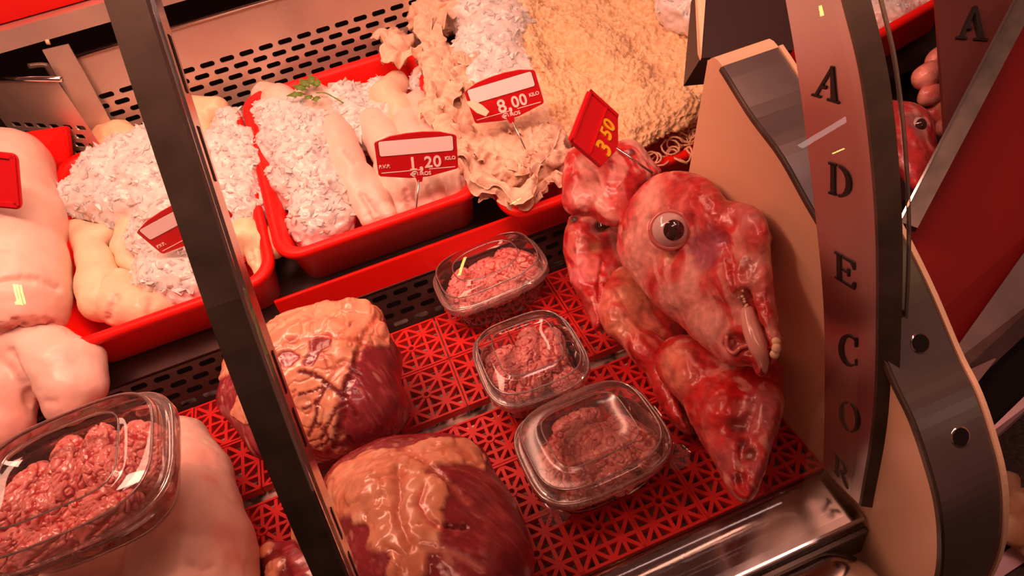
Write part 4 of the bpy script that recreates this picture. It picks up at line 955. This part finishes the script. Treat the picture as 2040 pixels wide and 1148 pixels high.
# ================================================================== BEEF HEARTS
FAT = np.array((.86, .40, .24)); MUSCLE = np.array((.30, .032, .045)); DARK = np.array((.16, .012, .014)); BLOOD = np.array((.50, .012, .012))
def heart(name, prims, label, fat, muscle, veins, grooves, seed, fatbumps=(), h=.0022, k=.02, streak=(1, 0, 0), glaze=.0):
    V, Q = solid(prims, h, k); N = normals(V, Q)
    V = V + N * (.0016 * noise(V, 30, seed))[:, None]
    warp = .010 * np.stack([noise(V, 45, seed + 1), noise(V, 45, seed + 2), noise(V, 45, seed + 3)], 1)
    fm = blobmask(V + warp, fat, .35); mm = blobmask(V + warp, muscle, .35) if muscle else 0
    f = np.clip(fm - mm, 0, 1); f = sstep(.25, .7, f + .22 * fbm(V, 95, 2, seed + 4))
    wv = V + .007 * np.stack([noise(V, 60, seed + 7), noise(V, 60, seed + 8), noise(V, 60, seed + 9)], 1)
    cr = np.abs(noise(wv, 62, seed + 5)); crack = np.exp(-(cr / .09) ** 2)
    V = V + N * (f * (.0024 - .0019 * crack + .0010 * noise(V, 120, seed + 6)))[:, None]
    if fatbumps:
        for x, y, r, hgt in fatbumps:
            c = front(V, x, y); rr_ = mpx(c, r); V = V + N * (mpx(c, hgt) * np.exp(-(np.linalg.norm(V - c, axis=1) / rr_) ** 2))[:, None]
    # muscle with long fibres
    s = np.asarray(streak, float); s /= np.linalg.norm(s); along = V @ s; ac = V - np.outer(along * .90, s)
    fib = noise(ac, 260, seed + 10) + .6 * noise(ac, 520, seed + 11)
    m = mix(np.tile(MUSCLE, (len(V), 1)), (.55, .10, .11), .55 * sstep(.15, .9, fib)); m = mix(m, DARK, .6 * sstep(.15, .8, fbm(V, 35, 2, seed + 12)))
    m = mix(m, (.80, .42, .30), .5 * sstep(.55, .9, noise(ac, 150, seed + 13)))
    c = mix(np.tile(FAT, (len(V), 1)), (.80, .30, .16), .7 * sstep(.0, .8, fbm(V, 40, 3, seed + 14))); c = mix(c, (.92, .62, .42), .5 * sstep(.2, .9, fbm(V, 60, 2, seed + 15)))
    c = mix(c, (.62, .14, .08), .55 * crack)
    c = mix(m, c, f); V = V + N * (.0004 * fib * (1 - f))[:, None]
    for line, w in veins:
        d = linedist(V, line); w_ = w * 1.25; e = np.exp(-(d / w_) ** 2); c = mix(c, DARK, .95 * np.clip(e * 1.6, 0, 1)); V = V - N * (.0007 * e)[:, None]; V = V + N * (.0004 * np.exp(-((d - 2.2 * w_) / w_) ** 2))[:, None]
    for line, w, dp, colr in grooves:
        d = linedist(V, line); e = np.exp(-(d / w) ** 2); V = V - N * (dp * e)[:, None]; c = mix(c, colr, .8 * e)
    return organ(name, V, Q, c, HEART, label=label, cat='heart', group='beef hearts')
def pb(*L): return [ball(px(*a)) for a in L]
heart('beef_heart', pb((600, 690, .095, 72), (665, 668, .10, 66), (720, 655, .10, 50), (560, 700, .095, 58), (690, 740, .09, 100), (620, 760, .085, 110), (555, 770, .08, 85), (720, 810, .075, 86), (660, 830, .065, 85), (620, 860, .05, 60), (745, 720, .085, 50), (775, 820, .05, 35)) +
      chain(px(495, 720, .08, 42), px(490, 790, .07, 46), px(540, 870, .05, 46)),
      'upright beef heart with dark branching veins standing behind the post',
      [(560, 650, 70), (640, 640, 75), (710, 620, 60), (750, 650, 45), (640, 730, 95), (600, 800, 70), (640, 830, 80), (680, 760, 55), (465, 720, 40), (480, 820, 30)],
      [(780, 760, 70), (760, 820, 80), (630, 690, 30), (735, 710, 26), (805, 860, 50), (580, 720, 20)],
      [([(707, 722), (690, 765), (686, 800), (678, 850), (665, 895)], .0024), ([(686, 790), (655, 765), (620, 742), (600, 738)], .0020), ([(650, 762), (630, 800), (625, 840), (612, 870)], .0018), ([(628, 802), (600, 815)], .0013), ([(684, 806), (668, 812), (650, 850), (640, 880)], .0015),
       ([(690, 800), (705, 812), (712, 830)], .0016), ([(625, 842), (645, 855), (655, 880)], .0013), ([(640, 770), (620, 778), (596, 785)], .0012), ([(676, 850), (695, 870), (705, 885)], .0014), ([(660, 880), (630, 896)], .0014), ([(700, 735), (720, 745)], .0012)],
      [([(755, 625), (730, 660), (715, 710)], .0035, .003, (.66, .16, .10)), ([(575, 675), (640, 665), (700, 672), (745, 680)], .003, .002, (.60, .12, .08)), ([(640, 700), (652, 740)], .002, .0012, (.45, .06, .06))], 101,
      [(700, 612, 26, 24), (738, 622, 20, 16), (762, 652, 18, 14), (655, 640, 22, 14), (610, 645, 24, 16), (572, 660, 24, 14), (540, 690, 22, 12), (730, 600, 14, 10)], streak=(.15, -.5, -.75), h=.0017)
heart('beef_heart', pb((745, 955, .085, 70), (800, 935, .088, 68), (870, 930, .088, 66), (920, 940, .085, 60), (700, 985, .08, 62), (790, 1030, .085, 120), (880, 1020, .088, 110), (950, 1040, .078, 88), (980, 1110, .07, 84), (850, 1110, .085, 130), (930, 1160, .08, 120), (800, 1160, .08, 120), (700, 1060, .07, 60)) +
      chain(px(640, 1010, .06, 26), px(615, 1030, .05, 26), px(625, 1065, .05, 30), px(690, 1100, .06, 40)),
      'large beef heart with a broad pale fat cap beside the fogged tub',
      [(690, 960, 75), (760, 930, 80), (830, 900, 60), (780, 1000, 90), (820, 1040, 60), (840, 1080, 45), (900, 890, 45), (940, 900, 40), (790, 1100, 30), (615, 1030, 50), (845, 1130, 26), (870, 980, 40), (800, 1150, 40)],
      [(960, 980, 60), (1000, 1060, 90), (930, 1010, 36), (920, 1130, 70), (700, 1090, 46), (890, 945, 12)],
      [],
      [([(790, 925), (795, 965), (792, 1010), (800, 1050), (818, 1085)], .0035, .004, (.70, .24, .15)), ([(845, 965), (835, 1000), (850, 1030), (870, 1045)], .003, .002, (.66, .12, .10)), ([(890, 1046), (930, 1049)], .0022, .0035, (.10, .006, .008)),
       ([(800, 890), (850, 920), (900, 965), (930, 1000)], .003, .002, (.62, .16, .11)), ([(710, 915), (780, 905)], .002, .0012, (.76, .30, .18)), ([(840, 1085), (890, 1095), (960, 1130)], .003, .0015, (.66, .25, .2))], 131,
      [(735, 950, 22, 10), (760, 975, 18, 8), (720, 985, 16, 8), (705, 955, 16, 7), (755, 1010, 14, 7), (690, 990, 14, 7)], streak=(.35, -.55, -.55))
heart('beef_heart', pb((590, 1108, .032, 34), (625, 1125, .03, 40), (580, 1145, .03, 40), (640, 1165, .03, 45)) + chain(px(536, 1085, .03, 9), px(541, 1105, .032, 15), px(552, 1150, .03, 20)),
      'dark glossy piece of beef heart with a fat flap beside the foot of the post', [(538, 1090, 16), (545, 1130, 24)], [], [], [([(552, 1095), (570, 1120), (575, 1150)], .003, .002, (.2, .01, .01))], 161)

# ================================================================== SHEEP HEADS
def head_paint(V0, seed, base=BLOOD, pale=(.74, .28, .24), amount=.42):
    ax_h = np.array((0, -.86, -.5)); V = V0 - .55 * np.outer(V0 @ ax_h, ax_h)
    w = V + .016 * np.stack([noise(V, 40, seed), noise(V, 40, seed + 1), noise(V, 40, seed + 2)], 1)
    c = mix(np.tile(base, (len(V), 1)), (.60, .05, .05), sstep(-.3, .5, fbm(w, 30, 3, seed + 3)))
    c = mix(c, pale, amount * sstep(.05, .45, fbm(w, 30, 3, seed + 4))); c = mix(c, (.84, .46, .38), .5 * sstep(.4, .65, fbm(w, 60, 3, seed + 5)))
    c = mix(c, (.22, .006, .010), .6 * sstep(.35, .8, fbm(w, 55, 3, seed + 6)))
    vn = np.exp(-(noise(w, 60, seed + 8) / .05) ** 2) * sstep(-.2, .4, noise(w, 25, seed + 9)); c = mix(c, (.42, .010, .012), .55 * vn)
    return mix(c, (.86, .50, .42), .45 * sstep(.35, .7, noise(V0 * np.array((1, .5, .5)), 150, seed + 10)) * sstep(-.1, .5, noise(w, 30, seed + 11)))
def head_form(prims, seed, h=.0022, k=.030, amp=.0012):
    V, Q = solid(prims, h, k); N = normals(V, Q)
    return V + N * (amp * fbm(V, 36, 3, seed) + .0006 * noise(V, 170, seed + 2))[:, None], Q
def head_form2(outline, R, d0, gx, gy, balls, seed, amp=.0011):
    V, Q = inflate(outline, R, d0, gx, gy, balls); N = normals(V, Q)
    return V + N * (amp * fbm(V, 40, 3, seed) + .0007 * noise(V, 120, seed + 2) + .0005 * noise(V, 230, seed + 3))[:, None], Q
def dent(V, Q, spots):
    for x, y, r, dp in spots:
        c = front(V, x, y); rr_ = mpx(c, r); N = normals(V, Q); i = int(np.argmin(((V - c) ** 2).sum(1)))
        V = V - N[i] * (dp * np.exp(-(np.linalg.norm(V - c, axis=1) / rr_) ** 2))[:, None]
    return V
def groove(V, Q, line, w, dp):
    d = linedist(V, line); N = normals(V, Q); return V - N * (dp * np.exp(-(d / w) ** 2))[:, None]
EYE = pmat('sheep_eye_white', (.74, .50, .47), .12, coat=.8, var=.25, vscale=60); IRIS = pmat('sheep_iris', (.045, .014, .012), .06, coat=1.)
def eyeball(parent, x, y, r, V, look=(0, 0), iris=.62, out=.35):
    c0 = front(V, x, y); R = mpx(c0, r); dirc = (CAM - c0) / np.linalg.norm(CAM - c0); c = c0 - dirc * R * (1 - out)
    e = ROT @ np.array([look[0], look[1], -1.]); e /= np.linalg.norm(e)
    a = np.cross(e, (0, 0, 1)); a /= np.linalg.norm(a); b = np.cross(e, a)
    def cap(rad, t0, t1, bulge=0., n=24, m_=12):
        P, F = [], []
        for i in range(m_ + 1):
            th = t0 + (t1 - t0) * i / m_
            for j in range(n): w = 2 * math.pi * j / n; P.append(c + rad * (math.cos(th) * (1 + bulge * (1 - i / m_)) * e + math.sin(th) * (math.cos(w) * a + math.sin(w) * b)))
        for i in range(m_):
            for j in range(n): F.append((i * n + j, i * n + (j + 1) % n, (i + 1) * n + (j + 1) % n, (i + 1) * n + j))
        return P, F
    eo = fix_normals(put('eyeball', *cap(R, 1e-3, math.pi - 1e-3), EYE, parent))
    fix_normals(put('iris', *cap(R * 1.015, 1e-3, iris, .05), IRIS, eo)); return eo
XH = .272
def ph(x, y, r, xx=XH): return px_(x, y, r, xx)
def px_(x, y, r, xx): c = atx(x, y, xx); return c, mpx(c, r)
# --- the big head in front, eye open, snout down
V, Q = head_form2([(1240, 420), (1262, 388), (1300, 352), (1345, 340), (1400, 352), (1428, 378), (1440, 402), (1470, 410), (1502, 424), (1524, 460), (1534, 510), (1540, 580), (1550, 640), (1554, 690), (1546, 718), (1528, 728), (1520, 748), (1506, 744), (1498, 730), (1470, 724), (1440, 714), (1404, 690), (1360, 650), (1310, 610), (1270, 568), (1236, 520), (1228, 482)],
                 58, .672, -.00060, -.00006, [(1328, 452, -34, 54), (1390, 430, -26, 60), (1478, 450, -22, 44), (1430, 560, -26, 66), (1345, 560, -24, 50), (1460, 690, -26, 36), (1420, 640, -24, 44), (1528, 690, -20, 20), (1500, 470, -26, 30)], 201)
V = dent(V, Q, [(1362, 455, 26, .009), (1356, 480, 18, .003), (1400, 525, 34, .004), (1330, 515, 14, .004), (1468, 690, 16, .014), (1452, 682, 11, .010), (1486, 702, 10, .008), (1458, 440, 20, .004), (1270, 560, 40, .003), (1480, 540, 18, .003)])
V = groove(V, Q, [(1480, 585), (1486, 610), (1500, 645), (1514, 680), (1524, 712), (1526, 735)], .0042, .014)
V = groove(V, Q, [(1292, 440), (1296, 480), (1322, 498), (1352, 490), (1366, 462)], .004, .0030)
V = groove(V, Q, [(1440, 470), (1455, 520), (1458, 560), (1470, 590)], .004, .003)
c = head_paint(V, 205, (.52, .022, .022))
for spots, cc, a in (([(1275, 480, 60), (1262, 540, 44), (1290, 400, 46), (1330, 600, 40), (1375, 560, 44), (1390, 640, 50)], (.80, .42, .35), .75), ([(1405, 500, 40), (1385, 490, 26), (1420, 475, 26)], (.34, .085, .13), .85), ([(1495, 430, 34), (1470, 420, 20)], (.52, .16, .17), .6),
                     ([(1345, 372, 40), (1400, 372, 34), (1420, 400, 26)], (.42, .010, .012), .8), ([(1500, 470, 30), (1440, 440, 26), (1460, 545, 26), (1400, 560, 24), (1340, 545, 18), (1530, 560, 30), (1520, 620, 22)], (.50, .012, .012), .75),
                     ([(1332, 512, 16)], (.72, .30, .16), .8), ([(1440, 690, 24), (1425, 655, 30)], (.82, .42, .36), .6), ([(1466, 690, 17), (1452, 682, 10)], (.28, .012, .016), .85), ([(1490, 668, 16), (1505, 690, 13)], (.56, .02, .02), .8),
                     ([(1492, 560, 30), (1470, 600, 20)], (.74, .30, .24), .5)):
    c = mix(c, cc, a * blobmask(V, spots, .6))
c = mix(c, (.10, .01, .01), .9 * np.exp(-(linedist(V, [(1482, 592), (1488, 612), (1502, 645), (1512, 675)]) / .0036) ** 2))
hd = organ('sheep_skull', V, Q, c, MEAT, label='large skinned sheep head with open eye and parted teeth, foremost against the cream panel', cat='sheep head', group='skinned sheep heads')
eyeball(hd, 1332, 455, 41, V, (-.02, .10), .52, .60)
c0 = front(V, 1332, 455); R_ = mpx(c0, 41); dc = (CAM - c0) / np.linalg.norm(CAM - c0); cc = c0 - dc * R_ * .40 + dc * R_ * .44; a_ = np.cross(dc, (0, 0, 1)); a_ /= np.linalg.norm(a_); b_ = np.cross(dc, a_)      # eyelid
fixr = [cc + R_ * (.93 * math.cos(w) * a_ + .90 * math.sin(w) * b_) + dc * R_ * .06 * math.sin(2 * w) for w in np.linspace(0, 2 * math.pi, 33)]
put('eyelid', *tube_vf(fixr, .0027, 8, False), pmat('eyelid_flesh', (.62, .15, .13), .25, coat=.4), hd)
tp = [front(V, x, y) - (CAM - front(V, x, y)) * .006 for x, y in ((1488, 612), (1500, 648), (1512, 685), (1520, 715), (1522, 738))]
put('tongue', *tube_vf(smooth_curve(tp, 16), [.003 + .0058 * math.sin(math.pi * min(1, (i + 3) / 18)) for i in range(16)], 12), pmat('tongue_flesh', (.80, .42, .36), .25, coat=.4), hd)
TOOTH = pmat('tooth_ivory', (.88, .66, .42), .3)
vf = []
for i in range(7):
    p = front(V, 1480 + 4 * i * .6 - (i % 2) * 2, 584 + i * 5); vf = tube_vf([p + (CAM - p) * .000, p + (CAM - p) * .004], [.0022, .0010], 6); put('cheek_tooth', *vf, TOOTH, hd)
for x, y in ((1541, 676), (1545, 688), (1545, 700), (1541, 712)):
    p = front(V, x, y, 7); d = (CAM - p) / np.linalg.norm(CAM - p); put('front_tooth', *tube_vf([p - d * .002, p + d * .0025, p + d * .0042], [.0042, .0038, .0016], 9), TOOTH, hd)
put('nostril_fold', *tube_vf(smooth_curve([front(V, x, y) + (CAM - front(V, x, y)) * .005 for x, y in ((1446, 672), (1450, 690), (1462, 700), (1474, 692), (1488, 690))], 16), .0021, 8), pmat('nostril_flesh', (.66, .18, .17), .25, coat=.4), hd)
# --- topmost head carrying the tag
V, Q = head_form2([(1128, 300), (1160, 282), (1200, 292), (1236, 284), (1262, 288), (1292, 312), (1318, 342), (1300, 362), (1272, 380), (1256, 410), (1240, 450), (1205, 445), (1175, 428), (1142, 432), (1122, 408), (1120, 350)], 52, .835, .00002, -.0003, [(1170, 380, -20, 38), (1230, 350, -18, 44), (1256, 305, -20, 24), (1225, 400, -16, 40)], 221)
V = dent(V, Q, [(1252, 303, 10, .006), (1210, 390, 16, .003)])
c = head_paint(V, 225, (.48, .018, .022), (.80, .40, .34), .7); c = mix(c, (.80, .42, .36), .6 * blobmask(V, [(1160, 380, 30), (1170, 320, 22)], .6)); c = mix(c, (.45, .012, .014), .7 * blobmask(V, [(1240, 400, 30), (1225, 370, 20)], .6)); c = mix(c, (.06, .01, .01), .8 * blobmask(V, [(1253, 303, 9)], .4))
organ('sheep_skull', V, Q, c, MEAT, label='topmost sheep head, skinned, pierced by the tag with yellow digits', cat='sheep head', group='skinned sheep heads')
# --- head behind with a dark eye
V, Q = head_form2([(1134, 432), (1160, 424), (1200, 436), (1250, 450), (1262, 500), (1240, 560), (1216, 610), (1204, 650), (1186, 660), (1172, 630), (1156, 590), (1136, 548), (1122, 490)], 46, .885, .0, -.0004, [(1180, 470, -20, 40), (1175, 550, -16, 34)], 241)
V = dent(V, Q, [(1195, 450, 16, .008), (1182, 494, 12, .004), (1142, 434, 12, .004)]); V = groove(V, Q, [(1200, 520), (1195, 580), (1192, 620)], .003, .003)
c = head_paint(V, 245, (.52, .016, .018), (.76, .28, .24), .45); c = mix(c, (.03, .006, .006), .95 * blobmask(V, [(1198, 447, 15), (1142, 434, 10)], .35)); c = mix(c, (.50, .20, .10), .8 * blobmask(V, [(1182, 494, 12)], .4)); c = mix(c, (.60, .20, .22), .5 * blobmask(V, [(1150, 540, 26)], .6))
hb = organ('sheep_skull', V, Q, c, MEAT, label='skinned sheep head with a dark eye, tucked behind the rear clear tub', cat='sheep head', group='skinned sheep heads')
eyeball(hb, 1199, 449, 15, V, (0, .1), 1.1, .2)
# --- pale smooth head lying between the tubs and the foremost head
V, Q = head_form2([(1212, 530), (1250, 505), (1320, 520), (1370, 590), (1376, 650), (1368, 720), (1372, 800), (1380, 858), (1360, 862), (1330, 830), (1306, 790), (1285, 740), (1240, 690), (1206, 660), (1190, 620), (1196, 570)], 56, .815, .0001, -.00052, [(1260, 590, -22, 50), (1300, 680, -18, 46)], 261)
V = dent(V, Q, [(1322, 655, 15, .005), (1290, 640, 20, .002)]); c = head_paint(V, 265, (.50, .03, .025), (.74, .24, .17), .7); c = mix(c, (.72, .30, .16), .6 * blobmask(V, [(1270, 580, 40), (1235, 640, 30), (1250, 540, 30)], .7)); c = mix(c, (.50, .012, .012), .7 * blobmask(V, [(1310, 720, 34), (1330, 770, 34), (1215, 560, 24)], .6))
organ('sheep_skull', V, Q, c, MEAT, label='skinned sheep head lying behind the middle tub, snout pointing at the fogged tub', cat='sheep head', group='skinned sheep heads')
# --- bloody head at the bottom of the pile
V, Q = head_form2([(1304, 706), (1330, 676), (1390, 670), (1480, 690), (1545, 720), (1562, 760), (1560, 820), (1546, 870), (1530, 920), (1514, 975), (1494, 1000), (1470, 998), (1448, 970), (1420, 920), (1392, 872), (1362, 810), (1330, 770), (1308, 738)], 52, .68, -.00034, -.00036, [(1370, 730, -22, 48), (1430, 800, -24, 56), (1510, 800, -20, 36), (1465, 880, -16, 36)], 281)
V = dent(V, Q, [(1465, 845, 22, .006), (1490, 900, 16, .006), (1470, 950, 14, .006), (1330, 730, 30, .002)]); V = groove(V, Q, [(1500, 800), (1480, 860), (1470, 930), (1475, 975)], .004, .005)
c = head_paint(V, 285, (.48, .012, .012), (.72, .22, .18), .5); c = mix(c, (.80, .34, .22), .6 * blobmask(V, [(1335, 715, 34), (1350, 760, 26)], .7)); c = mix(c, (.60, .012, .010), .8 * blobmask(V, [(1400, 780, 50), (1430, 830, 36)], .6)); c = mix(c, (.46, .14, .15), .7 * blobmask(V, [(1500, 830, 40), (1520, 790, 30), (1440, 920, 26), (1505, 930, 20)], .6))
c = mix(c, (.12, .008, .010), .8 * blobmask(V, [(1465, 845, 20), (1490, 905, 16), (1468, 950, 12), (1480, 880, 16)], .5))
organ('sheep_skull', V, Q, c, MEAT, label='bloody sheep head at the bottom of the pile, nose down beside the ledge', cat='sheep head', group='skinned sheep heads')

# ================================================================== RIGHT: BRACKET, NEXT COUNTER, HALL FLOOR
br = slab('corner_bracket', [atd(1410, -60, .74), atd(1620, -60, .76), atd(1580, 100, .72), atd(1440, 112, .70), atd(1396, 116, .70)], .05, pmat('bracket_dark', (.03, .014, .012), .45), label='dark metal bracket block above the top of the cream end panel', cat='bracket')
slab('side_plate', [atd(1384, -60, .738), atd(1410, -60, .738), atd(1397, 116, .698), atd(1392, 104, .698)], .004, CREAM, br)
# next counter seen through the glass
A_, B_ = atd(1700, 98, 1.04), atd(1905, -18, 1.10); ex_ = B_ - A_; W_ = np.linalg.norm(ex_); ex_ /= W_
ey_ = np.array([.25, 1, .1]); ey_ -= ex_ * (ex_ @ ey_); ey_ /= np.linalg.norm(ey_); up_ = np.cross(ex_, ey_)
tray((A_ + B_) / 2 + ey_ * .13, W_ * 1.25, .26, .075, 'red tray of ice in the next counter beyond the lettered strip', ex_, ey_, up_)
ice_heap('ice_heap', [ball((atd(x, y, d_), mpx(atd(x, y, d_), r))) for x, y, d_, r in ((1740, 40, 1.17, 60), (1800, 5, 1.2, 66), (1860, -30, 1.22, 60), (1770, -20, 1.24, 60))], 'ice in the tray of the next counter beyond the lettered strip', 300, .006, 7)
V, Q = inflate([(1700, 230), (1745, 203), (1800, 200), (1838, 215), (1862, 262), (1868, 305), (1856, 345), (1838, 385), (1812, 372), (1780, 330), (1745, 300), (1705, 300)], 40, .98, .0001, -.0003, [(1825, 250, -14, 36)], 4., 20.)
N = normals(V, Q); V = V + N * (.0014 * fbm(V, 45, 3, 301))[:, None]; V = dent(V, Q, [(1828, 248, 20, .004)])
c = head_paint(V, 305, (.56, .05, .05), (.80, .36, .32), .6); c = mix(c, (.30, .14, .13), .8 * blobmask(V, [(1828, 240, 22), (1834, 262, 14)], .5))
hn = organ('sheep_skull', V, Q, c, MEAT, label='sheep head with a clouded eye in the next counter, seen through the glass', cat='sheep head', group='skinned sheep heads')
eyeball(hn, 1829, 246, 17, V, (.2, .2), .9, .2)
for i, (x, y, r) in enumerate(((1846, 152, 27), (1872, 118, 25), (1880, 165, 28), (1852, 190, 22), (1884, 205, 26), (1862, 228, 22), (1890, 250, 24))):
    c0 = atd(x, y, 1.07 + .01 * (i % 3)); rr_ = mpx(c0, r); V, Q = solid([('e', c0, (rr_ * 1.15, rr_ * .9, rr_), np.eye(3)), ball((c0 + np.array([rr_ * .5, 0, rr_ * .3]), rr_ * .6))], .004, .01)
    V = V + normals(V, Q) * (.0015 * noise(V, 60, 310 + i))[:, None]
    organ('kidney', V, Q, mix(np.tile((.84, .34, .28), (len(V), 1)), (.62, .10, .09), sstep(0, .8, fbm(V, 40, 2, 320 + i))), MEAT, label='smooth pink kidney in the pile behind the sheep head of the next counter', cat='kidney', group='kidneys in the next counter')
pl_q = ([atd(1862, -40, 1.0), atd(2075, -40, 1.0), atd(1886, 300, .96)])
O, a, b = atd(1903, 78, .985), atd(1963, 83, .985), atd(1912, 10, .985); nn = np.cross(a - O, b - O); nn /= np.linalg.norm(nn); nn *= np.sign(nn @ (CAM - O))
fb_q = (bar_vf(atd(2075, -60, .93), atd(1806, 452, .93), .026, .022, CAM - atd(1940, 200, .93)))
fe_q = (bar_vf(atd(2052, -60, .918), atd(1792, 440, .918), .003, .004, CAM - atd(1940, 200, .93)))
rp = slab('display_counter', [atd(2090, -60, 1.0), atd(1800, 440, .97), atd(1790, 560, .97), atd(1830, 660, .98), atd(1868, 748, 1.0), atd(2120, 400, 1.0)], .01, RED_PANEL, label='neighbouring counter with dark red front and slanting steel frame bar', cat='counter')
pl = slab('lettered_plate', pl_q, .006, pmat('dim_plate', (.16, .045, .038), .4, .3), rp)
glyph('letter', 'A', O - nn * .004, a - O, b - O, nn, LETTER, pl, .008)
fb = put('frame_bar', *fb_q, DARK_STEEL, rp, smooth=False)
put('bright_edge', *fe_q, CHROME, fb, smooth=False)
for nm_, a_, b_ in (('deck', (.705, .625, -.045), (1.35, 1.14, -.012)), ('shelf', (.75, .86, .045), (1.35, 1.14, .068)), ('rear_board', (.75, 1.12, -.05), (1.35, 1.14, .05)), ('body', (.74, .66, -.60), (1.35, 1.14, -.045))):
    box(nm_, a_, b_, RISER if nm_ != 'body' else BLACK, rp)
GREYB = pmat('grey_beam', (.16, .10, .085), .5, .3, var=.3, vscale=18)
bm_ = slab('metal_beam', [atd(1866, 748, .985), atd(2110, 405, .985), atd(2110, 560, .96), atd(1888, 768, .96)], .03, GREYB, rp)
slab('lit_triangle', [atd(1880, 762, .955), atd(1985, 715, .95), atd(1912, 808, .955)], .004, pmat('lit_triangle_tone', (.34, .20, .20), .5), bm_)  # lit triangle on the beam, its light put into a paler colour
slab('plinth', [atd(1888, 770, 1.0), atd(2110, 565, 1.0), atd(2110, 740, .99), atd(1880, 930, .99)], .02, BLACK, label='black plinth under the grey metal beam', cat='plinth')
slab('floor_trim', [atd(1935, 892, .985), atd(2090, 742, .985), atd(2090, 775, .975), atd(1945, 905, .975)], .006, pmat('trim_pink_steel', (.40, .25, .26), .4, .5), label='pinkish metal trim beneath the black plinth', cat='trim')
hall = box('floor_hall', (-1.5, -2.0, -.62), (1.9, 1.6, -.60), pmat('dark_hall_floor', (.035, .018, .016), .6, col2=(.09, .045, .04), vscale=160), kind='structure')
def onfloor(x, y, z=-.60): return atz(x, y, z)
slab('wood_scrap', [onfloor(1912, 925, -.57), onfloor(1972, 893, -.57), onfloor(1980, 904, -.57), onfloor(1918, 942, -.57)], .02, pmat('wood_scrap', (.50, .26, .16), .6), label='short pale wooden scrap on the dark floor', cat='scrap')
db = slab('floor_rail', [onfloor(1922, 945, -.56), onfloor(2080, 1020, -.56), onfloor(2080, 1050, -.58), onfloor(1924, 968, -.58)], .02, BLACK, label='black rail lying on the floor above the crumpled paper', cat='rail')
slab('white_mark', [onfloor(1988, 986, -.555), onfloor(2002, 992, -.555), onfloor(2001, 995, -.555), onfloor(1987, 989, -.555)], .002, WHITE_TAG, db)
pp = onfloor(2012, 1025, -.54)
V, Q = solid([('e', pp, (.060, .075, .045), np.eye(3)), ball((pp + np.array([-.03, .03, .01]), .035))], .007, .02); w = V + .02 * np.stack([noise(V, 20, 331), noise(V, 20, 332), noise(V, 20, 333)], 1)
V = V + normals(V, Q) * (.030 * (np.abs(noise(w, 22, 334)) - .3))[:, None]
put('crumpled_paper', V, Q, pmat('paper', (.72, .46, .30), .7, col2=(.45, .20, .10), vscale=16), None, False, label='crumpled pale paper lying on the dark hall floor', cat='paper')
slab('plastic_sheet', [onfloor(1890, 1160, -.58), onfloor(1930, 1112, -.58), onfloor(1975, 1118, -.585), onfloor(2080, 1045, -.58), onfloor(2080, 1095, -.59), onfloor(1950, 1180, -.59)], .004, pmat('pinkish_plastic', (.75, .48, .52), .35), label='pinkish plastic sheet on the floor at the frame corner', cat='sheet')

# ================================================================== LAMPS OF THE HALL (behind the customer; the glass mirrors them)
def mirrored(x, y, dist):
    """where the front glass, seen at this pixel, looks to: a point dist away along the reflected ray"""
    d = ray(x, y); d = d / np.linalg.norm(d); zz = np.array([p[1] for p in gp]); yy = np.array([p[0] for p in gp])
    ts = np.linspace(.05, 1.2, 4000); Q_ = CAM + ts[:, None] * d; f = Q_[:, 1] - np.interp(Q_[:, 2], zz, yy); i = int(np.argmax(f > 0)); p = Q_[i]
    k_ = int(np.clip(np.searchsorted(zz, p[2]), 1, len(zz) - 1)); ty, tz = yy[k_] - yy[k_ - 1], zz[k_] - zz[k_ - 1]; nn_ = np.array([0, -tz, ty]); nn_ /= np.linalg.norm(nn_)
    r = d - 2 * (d @ nn_) * nn_; return p + r * dist
LED = emit_mat('yellow_led', (1, .80, .18), 34.); TUBE = emit_mat('white_tube', (1, .80, .72), 6.)
LAMP_AT = ['over the lid of the rear clear tub', 'under the hanging frill of the ruffled tripe', 'on the frill of the ruffled tripe', 'above the first stamped letter of the strip', 'beside the letter D of the strip', 'on the thick hock, first of four bars', 'on the thick hock, second of four bars',
           'on the thick hock, third of four bars', 'on the thick hock, last of four bars', 'slanting across the strip between the letters A and D']
for li, (a, b, w_, mt, dist) in enumerate((((914, 548), (929, 518), .010, LED, 1.6), ((1019, 414), (1029, 402), .007, LED, 1.6), ((1031, 400), (1037, 391), .007, LED, 1.6), ((1632, 18), (1685, 3), .018, LED, 1.5), ((1656, 301), (1680, 290), .006, LED, 1.5),
                            ((30, 582), (32, 608), .004, LED, 1.6), ((36, 582), (38, 608), .004, LED, 1.6), ((42, 582), (44, 608), .004, LED, 1.6), ((48, 582), (50, 606), .004, LED, 1.6), ((1592, 287), (1735, 203), .028, TUBE, 1.7))):
    pa_, pb_ = mirrored(*a, dist), mirrored(*b, dist)
    put('strip_lamp', *bar_vf(pa_, pb_, w_, w_ * .6, CAM - pa_), mt, smooth=False, label='lit hall lamp mirrored ' + LAMP_AT[li], cat='lamp', group='strip lamps of the hall')
